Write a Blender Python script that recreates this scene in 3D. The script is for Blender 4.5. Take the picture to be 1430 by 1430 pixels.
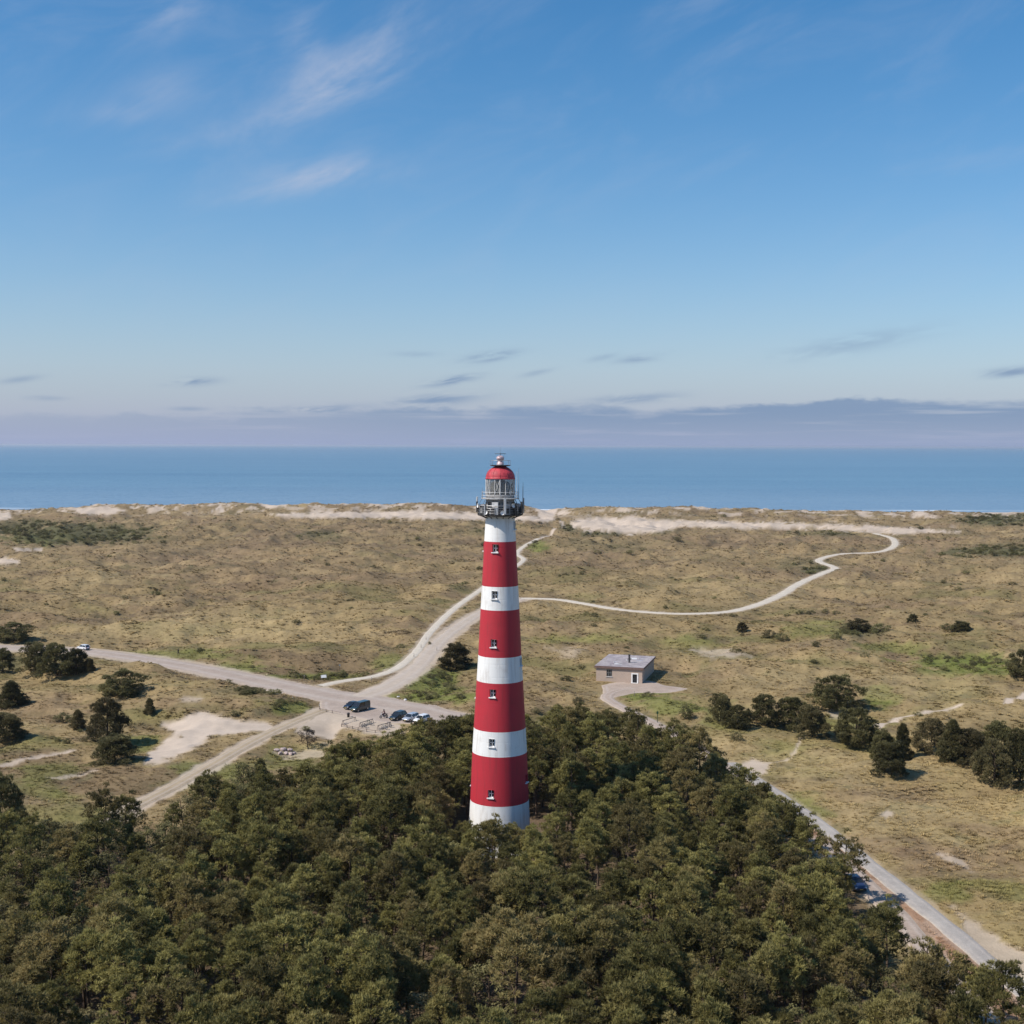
import bpy, bmesh, math, random
import numpy as np
from mathutils import Vector, Matrix

R = math.radians
random.seed(7)
RNG = np.random.default_rng(11)

# ------------------------------------------------------------------ clearing
for o in list(bpy.data.objects):
    bpy.data.objects.remove(o)
scene = bpy.context.scene
COL = scene.collection

# ------------------------------------------------------------------ camera
W = 1430.0                       # photograph's pixel grid, used to turn pixels into rays
F = 1750.0                       # focal length in those pixels
CAM_H = 57.0
PITCH = math.atan((715 - 622.3) / F)
ROLL = R(0.16)
cam = bpy.data.cameras.new("camera")
cam.sensor_width = 36.0
cam.lens = 36.0 * F / W
cam.clip_start = 0.5
cam.clip_end = 200000.0
cam_ob = bpy.data.objects.new("camera", cam)
COL.objects.link(cam_ob)
CAM_M = Matrix.Rotation(math.pi / 2 - PITCH, 4, 'X') @ Matrix.Rotation(ROLL, 4, 'Z')
cam_ob.matrix_world = Matrix.Translation((0, 0, CAM_H)) @ CAM_M
scene.camera = cam_ob
CR = np.array(CAM_M.to_3x3())

# ------------------------------------------------------------------ light
SUN_AZ = R(248.0)                # clockwise from +Y (the view direction)
SUN_EL = R(48.0)
sun_vec = Vector((math.sin(SUN_AZ) * math.cos(SUN_EL), math.cos(SUN_AZ) * math.cos(SUN_EL), math.sin(SUN_EL)))
sun = bpy.data.lights.new("sun", 'SUN')
sun.energy = 5.0
sun.angle = R(0.53)
sun.color = (1.0, 0.95, 0.87)
sun_ob = bpy.data.objects.new("sun", sun)
COL.objects.link(sun_ob)
sun_ob.rotation_euler = sun_vec.to_track_quat('Z', 'Y').to_euler()
sun_ob.location = (-60, -60, 140)

scene.view_settings.view_transform = 'Standard'
scene.view_settings.look = 'None'
scene.view_settings.exposure = 0.0
scene.view_settings.gamma = 1.0
scene.view_settings.use_curve_mapping = False
scene.render.engine = 'CYCLES'
scene.cycles.max_bounces = 5
scene.cycles.diffuse_bounces = 2
scene.cycles.glossy_bounces = 2
scene.cycles.transmission_bounces = 4


class NT:
    """small helper for node trees"""
    def __init__(s, tree):
        s.t = tree
        s.n = tree.nodes
        s.l = tree.links

    def new(s, typ, **kw):
        n = s.n.new(typ)
        for k, v in kw.items():
            setattr(n, k, v)
        return n

    def put(s, sock, v):
        if v is None:
            return
        if isinstance(v, bpy.types.NodeSocket):
            s.l.new(v, sock)
        else:
            sock.default_value = v

    def math(s, op, a, b=None, c=None, clamp=False):
        n = s.n.new('ShaderNodeMath')
        n.operation = op
        n.use_clamp = clamp
        for i, v in enumerate((a, b, c)):
            s.put(n.inputs[i], v)
        return n.outputs[0]

    def mix(s, fac, a, b, mode='MIX'):
        n = s.n.new('ShaderNodeMix')
        n.data_type = 'RGBA'
        n.blend_type = mode
        s.put(n.inputs[0], fac)
        s.put(n.inputs[6], a)
        s.put(n.inputs[7], b)
        return n.outputs[2]

    def noise(s, vec, scale, detail=4.0, rough=0.55, out=0, dist=0.0):
        n = s.n.new('ShaderNodeTexNoise')
        s.put(n.inputs['Vector'], vec)
        n.inputs['Scale'].default_value = scale
        n.inputs['Detail'].default_value = detail
        n.inputs['Roughness'].default_value = rough
        n.inputs['Distortion'].default_value = dist
        return n.outputs[out]

    def range(s, v, a, b, c=0.0, d=1.0, smooth=True):
        n = s.n.new('ShaderNodeMapRange')
        n.interpolation_type = 'SMOOTHSTEP' if smooth else 'LINEAR'
        s.put(n.inputs[0], v)
        for i, q in enumerate((a, b, c, d)):
            s.put(n.inputs[i + 1], q)
        return n.outputs[0]

    def comb(s, x, y, z):
        n = s.n.new('ShaderNodeCombineXYZ')
        for i, v in enumerate((x, y, z)):
            s.put(n.inputs[i], v)
        return n.outputs[0]


def make_world():
    w = bpy.data.worlds.new("World")
    scene.world = w
    w.use_nodes = True
    t = NT(w.node_tree)
    t.n.clear()
    out = t.new('ShaderNodeOutputWorld')
    bg = t.new('ShaderNodeBackground')
    bg.inputs[1].default_value = 0.13
    sky = t.new('ShaderNodeTexSky')
    sky.sky_type = 'NISHITA'
    sky.sun_disc = False
    sky.sun_elevation = SUN_EL
    sky.sun_rotation = SUN_AZ
    sky.altitude = 50
    sky.air_density = 1.0
    sky.dust_density = 0.6
    sky.ozone_density = 3.0
    tc = t.new('ShaderNodeTexCoord')
    sep = t.new('ShaderNodeSeparateXYZ')
    t.l.new(tc.outputs['Generated'], sep.inputs[0])
    x, y, z = sep.outputs
    az = t.math('ARCTAN2', x, y)
    el = t.math('ARCSINE', z)
    hs = t.new('ShaderNodeHueSaturation')
    hs.inputs['Saturation'].default_value = 1.34
    hs.inputs['Hue'].default_value = 0.497
    t.l.new(sky.outputs[0], hs.inputs['Color'])
    col = hs.outputs[0]
    # pale lavender veil that thickens toward the horizon, all the way round
    veil = t.math('POWER', 2.718, t.math('MULTIPLY', t.math('ABSOLUTE', el), -11.5))
    col = t.mix(veil, col, (2.85, 3.25, 4.7, 1))

    uv = t.comb(az, el, 0.0)

    def rotuv(deg, sx, sy):
        c, s_ = math.cos(R(deg)), math.sin(R(deg))
        u = t.math('ADD', t.math('MULTIPLY', az, c), t.math('MULTIPLY', el, s_))
        v = t.math('ADD', t.math('MULTIPLY', az, -s_), t.math('MULTIPLY', el, c))
        return t.comb(t.math('MULTIPLY', u, sx), t.math('MULTIPLY', v, sy), 3.7)

    def gauss(px, py, a, b, deg):
        a0 = math.atan((px - 715) / F)
        e0 = (622 - py) / F * 0.985
        c, s_ = math.cos(R(deg)), math.sin(R(deg))
        dx = t.math('SUBTRACT', az, a0)
        dy = t.math('SUBTRACT', el, e0)
        u = t.math('ADD', t.math('MULTIPLY', dx, c * F / a), t.math('MULTIPLY', dy, s_ * F / a))
        v = t.math('ADD', t.math('MULTIPLY', dx, -s_ * F / b), t.math('MULTIPLY', dy, c * F / b))
        d = t.math('ADD', t.math('MULTIPLY', u, u), t.math('MULTIPLY', v, v))
        return t.math('POWER', 2.718, t.math('MULTIPLY', d, -1.0))

    # thin cirrus over the whole sky, with a few denser wisps
    wn = t.noise(rotuv(22, 5, 15), 1.4, 7, 0.6, dist=0.6)
    wf = t.noise(rotuv(30, 14, 50), 1.0, 5, 0.6)
    wis = None
    for (px, py, a, b, dg, k) in [(452, 255, 78, 20, 10, 0.75), (470, 135, 85, 28, 24, 0.62), (540, 80, 90, 40, 30, 0.34),
                                  (250, 60, 46, 20, 38, 0.42), (235, 160, 60, 24, 20, 0.34), (170, 190, 40, 12, 8, 0.25),
                                  (430, 90, 30, 50, 10, 0.3), (340, 200, 120, 18, 14, 0.22), (360, 285, 60, 12, 12, 0.25)]:
        g = t.math('MULTIPLY', gauss(px, py, a, b, dg), k)
        wis = g if wis is None else t.math('ADD', wis, g)
    wis = t.math('MULTIPLY', wis, t.range(t.math('ADD', t.math('MULTIPLY', wn, 0.6), t.math('MULTIPLY', wf, 0.4)), 0.30, 0.68))
    gen = t.math('MULTIPLY', t.range(wn, 0.42, 0.85), t.range(el, 0.06, 0.26, 0.05, 0.20))
    wis = t.math('MULTIPLY', t.math('MINIMUM', t.math('ADD', wis, gen), 0.8), 0.98)
    col = t.mix(wis, col, (3.85, 4.25, 5.3, 1))
    # small grey-blue streak clouds low over the sea
    dk = None
    for (px, py, a, b, dg, k) in [(684, 497, 34, 7, 8, 0.62), (632, 530, 34, 6, 10, 0.7), (270, 536, 30, 5, 4, 0.6),
                                  (440, 573, 62, 6, 3, 0.6), (610, 558, 55, 8, 5, 0.62), (896, 499, 32, 5, 7, 0.5),
                                  (1190, 482, 85, 12, 9, 0.28), (1412, 524, 36, 6, 4, 0.6), (30, 537, 24, 4, 9, 0.35),
                                  (65, 561, 22, 3, 0, 0.35), (265, 573, 24, 3, 0, 0.35), (750, 519, 22, 4, 12, 0.3),
                                  (840, 498, 20, 4, 12, 0.25), (580, 494, 30, 4, 0, 0.2), (880, 556, 60, 6, 4, 0.5)]:
        g = t.math('MULTIPLY', gauss(px, py, a, b, dg), k)
        dk = g if dk is None else t.math('ADD', dk, g)
    dn = t.noise(rotuv(6, 22, 120), 1.0, 5, 0.6, dist=0.5)
    dk = t.math('MULTIPLY', t.math('MULTIPLY', dk, 1.35), t.range(dn, 0.34, 0.56))
    # cloud bank lying along the horizon
    n1 = t.noise(t.comb(t.math('MULTIPLY', az, 13.0), t.math('MULTIPLY', el, 40.0), 1.0), 1.0, 6, 0.62)
    n0 = t.noise(t.comb(t.math('MULTIPLY', az, 3.0), 0.0, 5.0), 1.0, 2, 0.5)
    top = t.math('ADD', t.range(az, -0.42, 0.30, 0.0215, 0.0375, smooth=False),
                 t.math('ADD', t.math('MULTIPLY', t.math('SUBTRACT', n1, 0.5), 0.030), t.math('MULTIPLY', t.math('SUBTRACT', n0, 0.5), 0.008)))
    edge = t.range(t.noise(t.comb(t.math('MULTIPLY', az, 6.0), 0.0, 9.0), 1.0, 3), 0.35, 0.65, 0.0025, 0.010)
    bank = t.range(t.math('SUBTRACT', top, el), -0.0015, edge)
    bank = t.math('MULTIPLY', bank, t.range(el, -0.002, 0.030, 0.42, 0.95))
    bank = t.math('MULTIPLY', bank, t.range(az, -0.40, 0.10, 0.32, 0.92))
    gap = t.noise(t.comb(t.math('MULTIPLY', az, 7.0), t.math('MULTIPLY', el, 150.0), 8.0), 1.0, 4, 0.6)
    bank = t.math('MULTIPLY', bank, t.range(gap, 0.50, 0.72, 1.0, 0.38))
    low = t.math('MAXIMUM', bank, dk)
    col = t.mix(low, col, (1.6, 2.35, 3.65, 1))
    t.l.new(col, bg.inputs[0])
    t.l.new(bg.outputs[0], out.inputs[0])


make_world()

# ------------------------------------------------------------------ projection helpers
def project(P):
    P = np.asarray(P, float)
    d = (P - np.array([0, 0, CAM_H])) @ CR          # camera coords
    zc = np.minimum(d[..., 2], -1e-3)
    return 715 + F * d[..., 0] / -zc, 715 - F * d[..., 1] / -zc, -d[..., 2]


def ray(px, py):
    v = CR @ np.array([(px - 715) / F, -(py - 715) / F, -1.0])
    return v / np.linalg.norm(v)


def at_z(px, py, z=0.0):
    v = ray(px, py)
    k = (z - CAM_H) / v[2]
    return np.array([v[0] * k, v[1] * k, z])


# ------------------------------------------------------------------ noise
def _hash(ix, iy, s):
    h = (ix.astype(np.int64) * 374761393 + iy.astype(np.int64) * 668265263 + s * 974711) & 0xFFFFFFFF
    h = ((h ^ (h >> 13)) * 1274126177) & 0xFFFFFFFF
    h = (h ^ (h >> 16)) & 0xFFFFFFFF
    return h / 4294967295.0


def vnoise(x, y, s=0):
    x = np.asarray(x, float); y = np.asarray(y, float)
    ix = np.floor(x); iy = np.floor(y)
    fx = x - ix; fy = y - iy
    ux = fx * fx * fx * (fx * (fx * 6 - 15) + 10); uy = fy * fy * fy * (fy * (fy * 6 - 15) + 10)

    def g(jx, jy):
        a = _hash(jx, jy, s) * 2 * np.pi
        return np.cos(a) * (x - jx) + np.sin(a) * (y - jy)
    a = g(ix, iy); b = g(ix + 1, iy); c = g(ix, iy + 1); d = g(ix + 1, iy + 1)
    return ((a * (1 - ux) + b * ux) * (1 - uy) + (c * (1 - ux) + d * ux) * uy) * 1.4


def fbm(x, y, oct=4, s=0, gain=0.5):
    v = 0; a = 1.0; f = 1.0
    for i in range(oct):
        v = v + a * vnoise(x * f + 17.3 * i, y * f - 9.1 * i, s + i)
        a *= gain; f *= 2.03
    return v


def sstep(x, a, b):
    t = np.clip((np.asarray(x, float) - a) / (b - a), 0, 1)
    return t * t * (3 - 2 * t)


def poly_dist(x, y, pts, lim=14.0):
    """distance to a polyline (exact only within lim of its box)"""
    x = np.asarray(x, float); y = np.asarray(y, float)
    d = np.full(np.shape(x), 1e9)
    if lim is not None and x.ndim and x.size > 64:
        q = np.array(pts)
        for a in range(0, len(q) - 1, 8):
            seg = q[a:a + 9]
            (x0, y0), (x1, y1) = seg.min(0) - lim, seg.max(0) + lim
            m = (x > x0) & (x < x1) & (y > y0) & (y < y1)
            if m.any():
                d[m] = np.minimum(d[m], poly_dist(x[m], y[m], seg, None))
        return d
    for (ax, ay), (bx, by) in zip(pts[:-1], pts[1:]):
        vx, vy = bx - ax, by - ay
        L = vx * vx + vy * vy + 1e-9
        t = np.clip(((x - ax) * vx + (y - ay) * vy) / L, 0, 1)
        d = np.minimum(d, np.hypot(x - ax - t * vx, y - ay - t * vy))
    return d


def in_poly(x, y, pts):
    """signed distance, negative inside"""
    ins = np.zeros(np.shape(x), bool)
    n = len(pts)
    for i in range(n):
        ax, ay = pts[i]; bx, by = pts[(i + 1) % n]
        c = ((ay > y) != (by > y))
        xi = (bx - ax) * (y - ay) / ((by - ay) if by != ay else 1e-9) + ax
        ins ^= c & (x < xi)
    d = poly_dist(x, y, list(pts) + [pts[0]], None)
    return np.where(ins, -d, d)


# ------------------------------------------------------------------ terrain height
TOWER = np.array([-1.65, 175.0])
CREST_Y = 1010.0


def h_low(x, y):
    x = np.asarray(x, float); y = np.asarray(y, float)
    h = 1.1 * fbm(x / 210.0, y / 210.0, 2, 3)
    h = h * sstep(y, 190, 420)
    return h


def smooth_line(pts, n=6):
    """Catmull-Rom through the points"""
    P = [np.array(p, float) for p in pts]
    P = [2 * P[0] - P[1]] + P + [2 * P[-1] - P[-2]]
    out = []
    for i in range(1, len(P) - 2):
        for k in range(n):
            t = k / n
            p0, p1, p2, p3 = P[i - 1:i + 3]
            out.append(0.5 * ((2 * p1) + (-p0 + p2) * t + (2 * p0 - 5 * p1 + 4 * p2 - p3) * t * t + (-p0 + 3 * p1 - 3 * p2 + p3) * t ** 3))
    out.append(P[-2])
    return out


def px_low(px, py):
    z = 0.0
    for _ in range(8):
        p = at_z(px, py, z)
        z = float(h_low(p[0], p[1]))
    return p


def line_world(pxs, n=6):
    return [tuple(px_low(*p)[:2]) for p in smooth_line(pxs, n)]


def extend(pxs):
    return pxs


# name, pixels along the centre line, half width in metres, colour key
ROADS = [
    ('road', [(-260, 893), (-120, 895), (0, 904), (130, 911), (250, 929), (350, 949), (430, 966), (520, 981), (600, 996), (660, 1012)], 4.6, 'asphalt'),
    ('sand_road', [(505, 974), (548, 956), (584, 931), (610, 900), (643, 873), (680, 852), (728, 836)], 2.5, 'pale'),
    ('shell_path', [(446, 958), (480, 951), (520, 945), (552, 934), (580, 912), (600, 884), (632, 852), (672, 823), (705, 800), (722, 790), (731, 781), (722, 773), (733, 762), (752, 752)], 1.35, 'shell'),
    ('cycle_path', [(728, 836), (775, 837), (815, 843), (870, 852), (940, 857), (1000, 856), (1035, 851), (1065, 842), (1092, 830), (1118, 814), (1150, 800), (1166, 793), (1143, 783), (1172, 774), (1225, 771), (1248, 763), (1246, 752), (1222, 745)], 2.0, 'shell'),
    ('paved_path', [(1020, 1066), (1062, 1094), (1100, 1120), (1150, 1156), (1205, 1200), (1260, 1244), (1330, 1301), (1390, 1352), (1450, 1404), (1540, 1480)], 1.45, 'grey'),
    ('service_lane', [(1135, 1172), (1160, 1192), (1205, 1232), (1245, 1272), (1280, 1312), (1318, 1356), (1380, 1430), (1440, 1500)], 1.6, 'lane'),
    ('service_road', [(1035, 1086), (1000, 1062), (960, 1035), (920, 1014), (893, 1000), (868, 988), (848, 975), (858, 966), (885, 961)], 1.5, 'lane'),
    ('sand_track', [(452, 992), (420, 1004), (380, 1022), (340, 1043), (300, 1066), (265, 1086), (230, 1105), (190, 1126), (150, 1150)], 1.5, 'track'),
]
ROADW = {}
for nm, pxs, hw, key in ROADS:
    ROADW[nm] = (line_world(pxs), hw, key)

# the small building and its forecourt
B0 = px_low(832.4, 950.8)[:2]
B1 = px_low(896.8, 954.6)[:2]
BU = (B1 - B0) / np.linalg.norm(B1 - B0)
BW = float(np.linalg.norm(B1 - B0))
BV = np.array([-BU[1], BU[0]])
BD = 17.0
BC = B0 + BU * BW / 2 + BV * BD / 2
B_Z = float(h_low(*BC))
YARD = [px_low(*p)[:2] for p in [(838, 957), (862, 952), (905, 950), (930, 957), (962, 962), (930, 968), (890, 968), (868, 972), (845, 975)]]
PARK = [px_low(*p)[:2] for p in [(445, 975), (480, 978), (560, 990), (610, 1001), (590, 1010), (562, 1011), (535, 1009), (500, 1003), (470, 996), (446, 988)]]

CRESTPX = [(-900, 716), (0, 717), (60, 713), (130, 708), (300, 705), (450, 705), (600, 705), (720, 707), (900, 709), (1100, 711), (1350, 717), (1430, 718), (2400, 718)]


def crest_z(x):
    px = 715 + np.asarray(x) / CREST_Y * F
    p = np.interp(px, [c[0] for c in CRESTPX], [c[1] for c in CRESTPX])
    return CAM_H - (p - 622.5) * CREST_Y / F


def height(x, y):
    x = np.asarray(x, float); y = np.asarray(y, float)
    lo = h_low(x, y)
    wx = x + 9 * fbm(x / 60., y / 60., 2, 21); wy = y + 9 * fbm(x / 60., y / 60., 2, 31)
    big = 3.0 * fbm(wx / 55.0, wy / 42.0, 3, 5)
    rid = 1.0 - np.abs(fbm(wx / 30.0, wy / 22.0, 3, 9)) * 1.7
    det = big + 1.6 * rid + 0.55 * fbm(x / 7.0, y / 7.0, 3, 14)
    det = det - 0.6
    d = np.full(x.shape, 1e9)
    for nm, (pts, hw, key) in ROADW.items():
        d = np.minimum(d, poly_dist(x, y, pts) - hw)
    d = np.minimum(d, in_poly(x, y, YARD))
    d = np.minimum(d, in_poly(x, y, PARK))
    bu = np.abs((x - BC[0]) * BU[0] + (y - BC[1]) * BU[1]) - BW / 2
    bv = np.abs((x - BC[0]) * BV[0] + (y - BC[1]) * BV[1]) - BD / 2
    d = np.minimum(d, np.maximum(bu, bv))
    m = sstep(d, 0.6, 9.0)
    m = m * sstep(np.hypot(x - TOWER[0], y - TOWER[1]), 10, 60)
    amp = 0.45 + 0.55 * sstep(y, 180, 330) + 0.5 * sstep(y, 420, 800)
    h = lo + det * m * amp
    # foredune along the shore, with the beach access cut through it
    cz = crest_z(x) + 0.8 * fbm(x / 35.0, y / 35.0, 3, 44) + 1.1 * fbm(x / 8.0, y / 8.0, 3, 46)
    gx = 36.0 + (y - 980) * -0.10
    gap = 1 - np.exp(-((x - gx) / 11.0) ** 2)
    rise = np.exp(-((y - CREST_Y - 14 * fbm(x / 120., x * 0, 2, 6)) / 42.0) ** 2)
    h = h * (1 - 0.7 * rise) + np.maximum(cz, 1.0) * rise * (0.25 + 0.75 * gap)
    b = sstep(y, CREST_Y + 15, CREST_Y + 130)
    h = h * (1 - b) + (-1.2 - 2.6 * sstep(y, 1095, 1180)) * b
    return h


def ground_pt(px, py):
    z = 0.0
    for _ in range(12):
        p = at_z(px, py, z)
        z = 0.5 * z + 0.5 * float(height(p[0:1], p[1:2])[0])
    return np.array([p[0], p[1], float(height(p[0:1], p[1:2])[0])])


# ------------------------------------------------------------------ materials
def new_mat(name):
    m = bpy.data.materials.new(name)
    m.use_nodes = True
    t = NT(m.node_tree)
    b = t.n.get('Principled BSDF')
    return m, t, b


def plain(name, col, rough=0.6, metal=0.0, var=0.12, scale=2.0, spec=0.4, bump=0.0, bscale=20.0):
    m, t, b = new_mat(name)
    tc = t.new('ShaderNodeTexCoord')
    n = t.noise(tc.outputs['Object'], scale, 5, 0.6)
    f = t.range(n, 0.3, 0.7, 1 - var, 1 + var)
    c = t.mix(1.0, (*col, 1), t.comb(f, f, f), 'MULTIPLY')
    t.l.new(c, b.inputs['Base Color'])
    b.inputs['Roughness'].default_value = rough
    b.inputs['Metallic'].default_value = metal
    b.inputs['Specular IOR Level'].default_value = spec
    if bump:
        bn = t.new('ShaderNodeBump')
        bn.inputs['Strength'].default_value = 0.6
        bn.inputs['Distance'].default_value = bump
        t.l.new(t.noise(tc.outputs['Object'], bscale, 4), bn.inputs['Height'])
        t.l.new(bn.outputs[0], b.inputs['Normal'])
    return m


def ground_material():
    m, t, b = new_mat('dune_ground')
    a = t.new('ShaderNodeAttribute', attribute_name='col')
    a2 = t.new('ShaderNodeAttribute', attribute_name='sandmask')
    g = t.new('ShaderNodeNewGeometry')
    pos = g.outputs['Position']
    n1 = t.noise(pos, 0.55, 6, 0.65)
    n2 = t.noise(pos, 3.5, 4, 0.6)
    n3 = t.noise(pos, 0.12, 4, 0.6)
    f = t.math('ADD', t.math('ADD', t.range(n1, 0.25, 0.75, -0.20, 0.20), t.range(n2, 0.25, 0.75, -0.12, 0.12)), t.range(n3, 0.3, 0.7, -0.12, 0.12))
    k = t.math('ADD', 1.0, t.math('MULTIPLY', f, t.range(a2.outputs['Fac'], 0, 1, 1.0, 0.30)))
    c = t.mix(1.0, a.outputs['Color'], t.comb(k, k, k), 'MULTIPLY')
    t.l.new(c, b.inputs['Base Color'])
    b.inputs['Roughness'].default_value = 0.95
    b.inputs['Specular IOR Level'].default_value = 0.08
    bn = t.new('ShaderNodeBump')
    bn.inputs['Strength'].default_value = 0.8
    bn.inputs['Distance'].default_value = 0.35
    t.l.new(t.math('MULTIPLY', t.math('ADD', n1, t.math('MULTIPLY', n2, 0.5)), t.range(a2.outputs['Fac'], 0, 1, 1.0, 0.25)), bn.inputs['Height'])
    t.l.new(bn.outputs[0], b.inputs['Normal'])
    return m


def road_material(name, c1, c2, rough=0.9):
    m, t, b = new_mat(name)
    g = t.new('ShaderNodeNewGeometry')
    pos = g.outputs['Position']
    n1 = t.noise(pos, 0.18, 5, 0.6)
    n2 = t.noise(pos, 1.6, 5, 0.65)
    n3 = t.noise(pos, 9.0, 3, 0.6)
    uv = t.new('ShaderNodeAttribute', attribute_name='across')
    w = uv.outputs['Fac']
    # worn wheel tracks are a little paler, the edges carry blown sand
    track = t.math('POWER', 2.718, t.math('MULTIPLY', t.math('POWER', t.math('MULTIPLY', t.math('SUBTRACT', t.math('ABSOLUTE', w), 0.45), 6.0), 2.0), -1.0))
    edge = t.range(t.math('ADD', t.math('ABSOLUTE', w), t.math('MULTIPLY', t.math('SUBTRACT', n2, 0.5), 0.7)), 0.72, 1.05)
    f = t.math('ADD', t.range(n1, 0.3, 0.7, 0.0, 0.7), t.range(n2, 0.3, 0.7, 0.0, 0.3))
    c = t.mix(f, (*c1, 1), (*c2, 1))
    c = t.mix(t.math('MULTIPLY', track, 0.38), c, (0.46, 0.40, 0.35, 1))
    c = t.mix(t.math('MULTIPLY', edge, 0.75), c, (0.48, 0.39, 0.295, 1))
    n4 = t.noise(pos, 0.6, 6, 0.7)
    k = t.math('MULTIPLY', t.range(n3, 0.3, 0.7, 0.86, 1.14), t.range(n4, 0.3, 0.7, 0.92, 1.08))
    c = t.mix(1.0, c, t.comb(k, k, k), 'MULTIPLY')
    t.l.new(c, b.inputs['Base Color'])
    b.inputs['Roughness'].default_value = rough
    b.inputs['Specular IOR Level'].default_value = 0.15
    return m


def sea_material():
    m, t, b = new_mat('sea_water')
    g = t.new('ShaderNodeNewGeometry')
    pos = g.outputs['Position']
    sep = t.new('ShaderNodeSeparateXYZ')
    t.l.new(pos, sep.inputs[0])
    yy = sep.outputs[1]
    # bands of shoals, swell and wind streaks lying along the coast
    p1 = t.comb(t.math('MULTIPLY', sep.outputs[0], 0.0004), t.math('MULTIPLY', yy, 0.0034), 0.0)
    n1 = t.noise(p1, 1.0, 5, 0.6)
    p2 = t.comb(t.math('MULTIPLY', sep.outputs[0], 0.004), t.math('MULTIPLY', yy, 0.02), 0.0)
    n2 = t.noise(p2, 1.0, 4, 0.6)
    f = t.math('ADD', t.range(n1, 0.3, 0.7, 0.0, 0.7, smooth=False), t.range(n2, 0.3, 0.7, 0.0, 0.3, smooth=False))
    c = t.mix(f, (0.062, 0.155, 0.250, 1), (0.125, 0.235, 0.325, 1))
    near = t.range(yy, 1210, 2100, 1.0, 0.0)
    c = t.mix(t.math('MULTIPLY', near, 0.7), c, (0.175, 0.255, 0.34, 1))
    # breaking surf: white water where the swell reaches the beach
    pw = t.comb(t.math('MULTIPLY', sep.outputs[0], 0.006), t.math('MULTIPLY', yy, 0.05), 2.0)
    nw = t.noise(pw, 1.0, 5, 0.6)
    s1 = t.math('MULTIPLY', t.range(yy, 1160, 1166, 0.0, 1.0), t.range(yy, 1172, 1185, 1.0, 0.0))
    foam = t.math('MULTIPLY', s1, t.range(nw, 0.42, 0.62))
    c = t.mix(foam, c, (0.78, 0.80, 0.82, 1))
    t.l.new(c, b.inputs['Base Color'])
    b.inputs['Roughness'].default_value = 0.32
    b.inputs['IOR'].default_value = 1.33
    # wave slopes
    nc = t.noise(pos, 0.22, 3, 0.6, out=1)
    nc2 = t.noise(pos, 0.035, 2, 0.5, out=1)
    v = t.new('ShaderNodeVectorMath', operation='SUBTRACT')
    t.l.new(nc, v.inputs[0]); v.inputs[1].default_value = (0.5, 0.5, 0.5)
    v2 = t.new('ShaderNodeVectorMath', operation='SUBTRACT')
    t.l.new(nc2, v2.inputs[0]); v2.inputs[1].default_value = (0.5, 0.5, 0.5)
    s = t.new('ShaderNodeVectorMath', operation='MULTIPLY')
    t.l.new(v.outputs[0], s.inputs[0]); s.inputs[1].default_value = (0.9, 0.9, 0.0)
    s3 = t.new('ShaderNodeVectorMath', operation='MULTIPLY_ADD')
    t.l.new(v2.outputs[0], s3.inputs[0]); s3.inputs[1].default_value = (0.25, 0.25, 0.0); t.l.new(s.outputs[0], s3.inputs[2])
    ad = t.new('ShaderNodeVectorMath', operation='ADD')
    t.l.new(s3.outputs[0], ad.inputs[0]); ad.inputs[1].default_value = (0, 0, 1)
    nn = t.new('ShaderNodeVectorMath', operation='NORMALIZE')
    t.l.new(ad.outputs[0], nn.inputs[0])
    t.l.new(nn.outputs[0], b.inputs['Normal'])
    return m


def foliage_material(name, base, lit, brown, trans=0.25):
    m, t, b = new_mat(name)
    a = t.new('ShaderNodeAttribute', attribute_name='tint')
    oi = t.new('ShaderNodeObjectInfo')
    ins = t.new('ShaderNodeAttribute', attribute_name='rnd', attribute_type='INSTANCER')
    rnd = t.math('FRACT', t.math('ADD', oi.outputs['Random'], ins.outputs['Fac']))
    c = t.mix(t.range(a.outputs['Fac'], 0.0, 1.0, smooth=False), (*base, 1), (*lit, 1))  # tint blends toward a lit tone: highlights put into the foliage colour
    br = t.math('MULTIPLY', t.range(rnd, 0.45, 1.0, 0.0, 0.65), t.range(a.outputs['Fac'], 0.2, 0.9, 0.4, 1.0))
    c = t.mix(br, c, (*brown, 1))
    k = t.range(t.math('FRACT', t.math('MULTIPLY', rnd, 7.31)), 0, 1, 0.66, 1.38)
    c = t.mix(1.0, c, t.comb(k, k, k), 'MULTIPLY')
    t.l.new(c, b.inputs['Base Color'])
    b.inputs['Roughness'].default_value = 0.65
    b.inputs['Specular IOR Level'].default_value = 0.25
    tr = t.new('ShaderNodeBsdfTranslucent')
    t.l.new(c, tr.inputs[0])
    ms = t.new('ShaderNodeMixShader')
    ms.inputs[0].default_value = trans
    t.l.new(b.outputs[0], ms.inputs[1])
    t.l.new(tr.outputs[0], ms.inputs[2])
    t.l.new(ms.outputs[0], t.n['Material Output'].inputs[0])
    return m


def grass_material():
    m, t, b = new_mat('marram_grass')
    a = t.new('ShaderNodeAttribute', attribute_name='gcol', attribute_type='INSTANCER')
    tc = t.new('ShaderNodeTexCoord')
    n = t.noise(tc.outputs['Object'], 6.0, 2)
    k = t.range(n, 0.3, 0.7, 0.85, 1.2)
    c = t.mix(1.0, a.outputs['Color'], t.comb(k, k, k), 'MULTIPLY')
    t.l.new(c, b.inputs['Base Color'])
    b.inputs['Roughness'].default_value = 0.8
    b.inputs['Specular IOR Level'].default_value = 0.1
    return m


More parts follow.
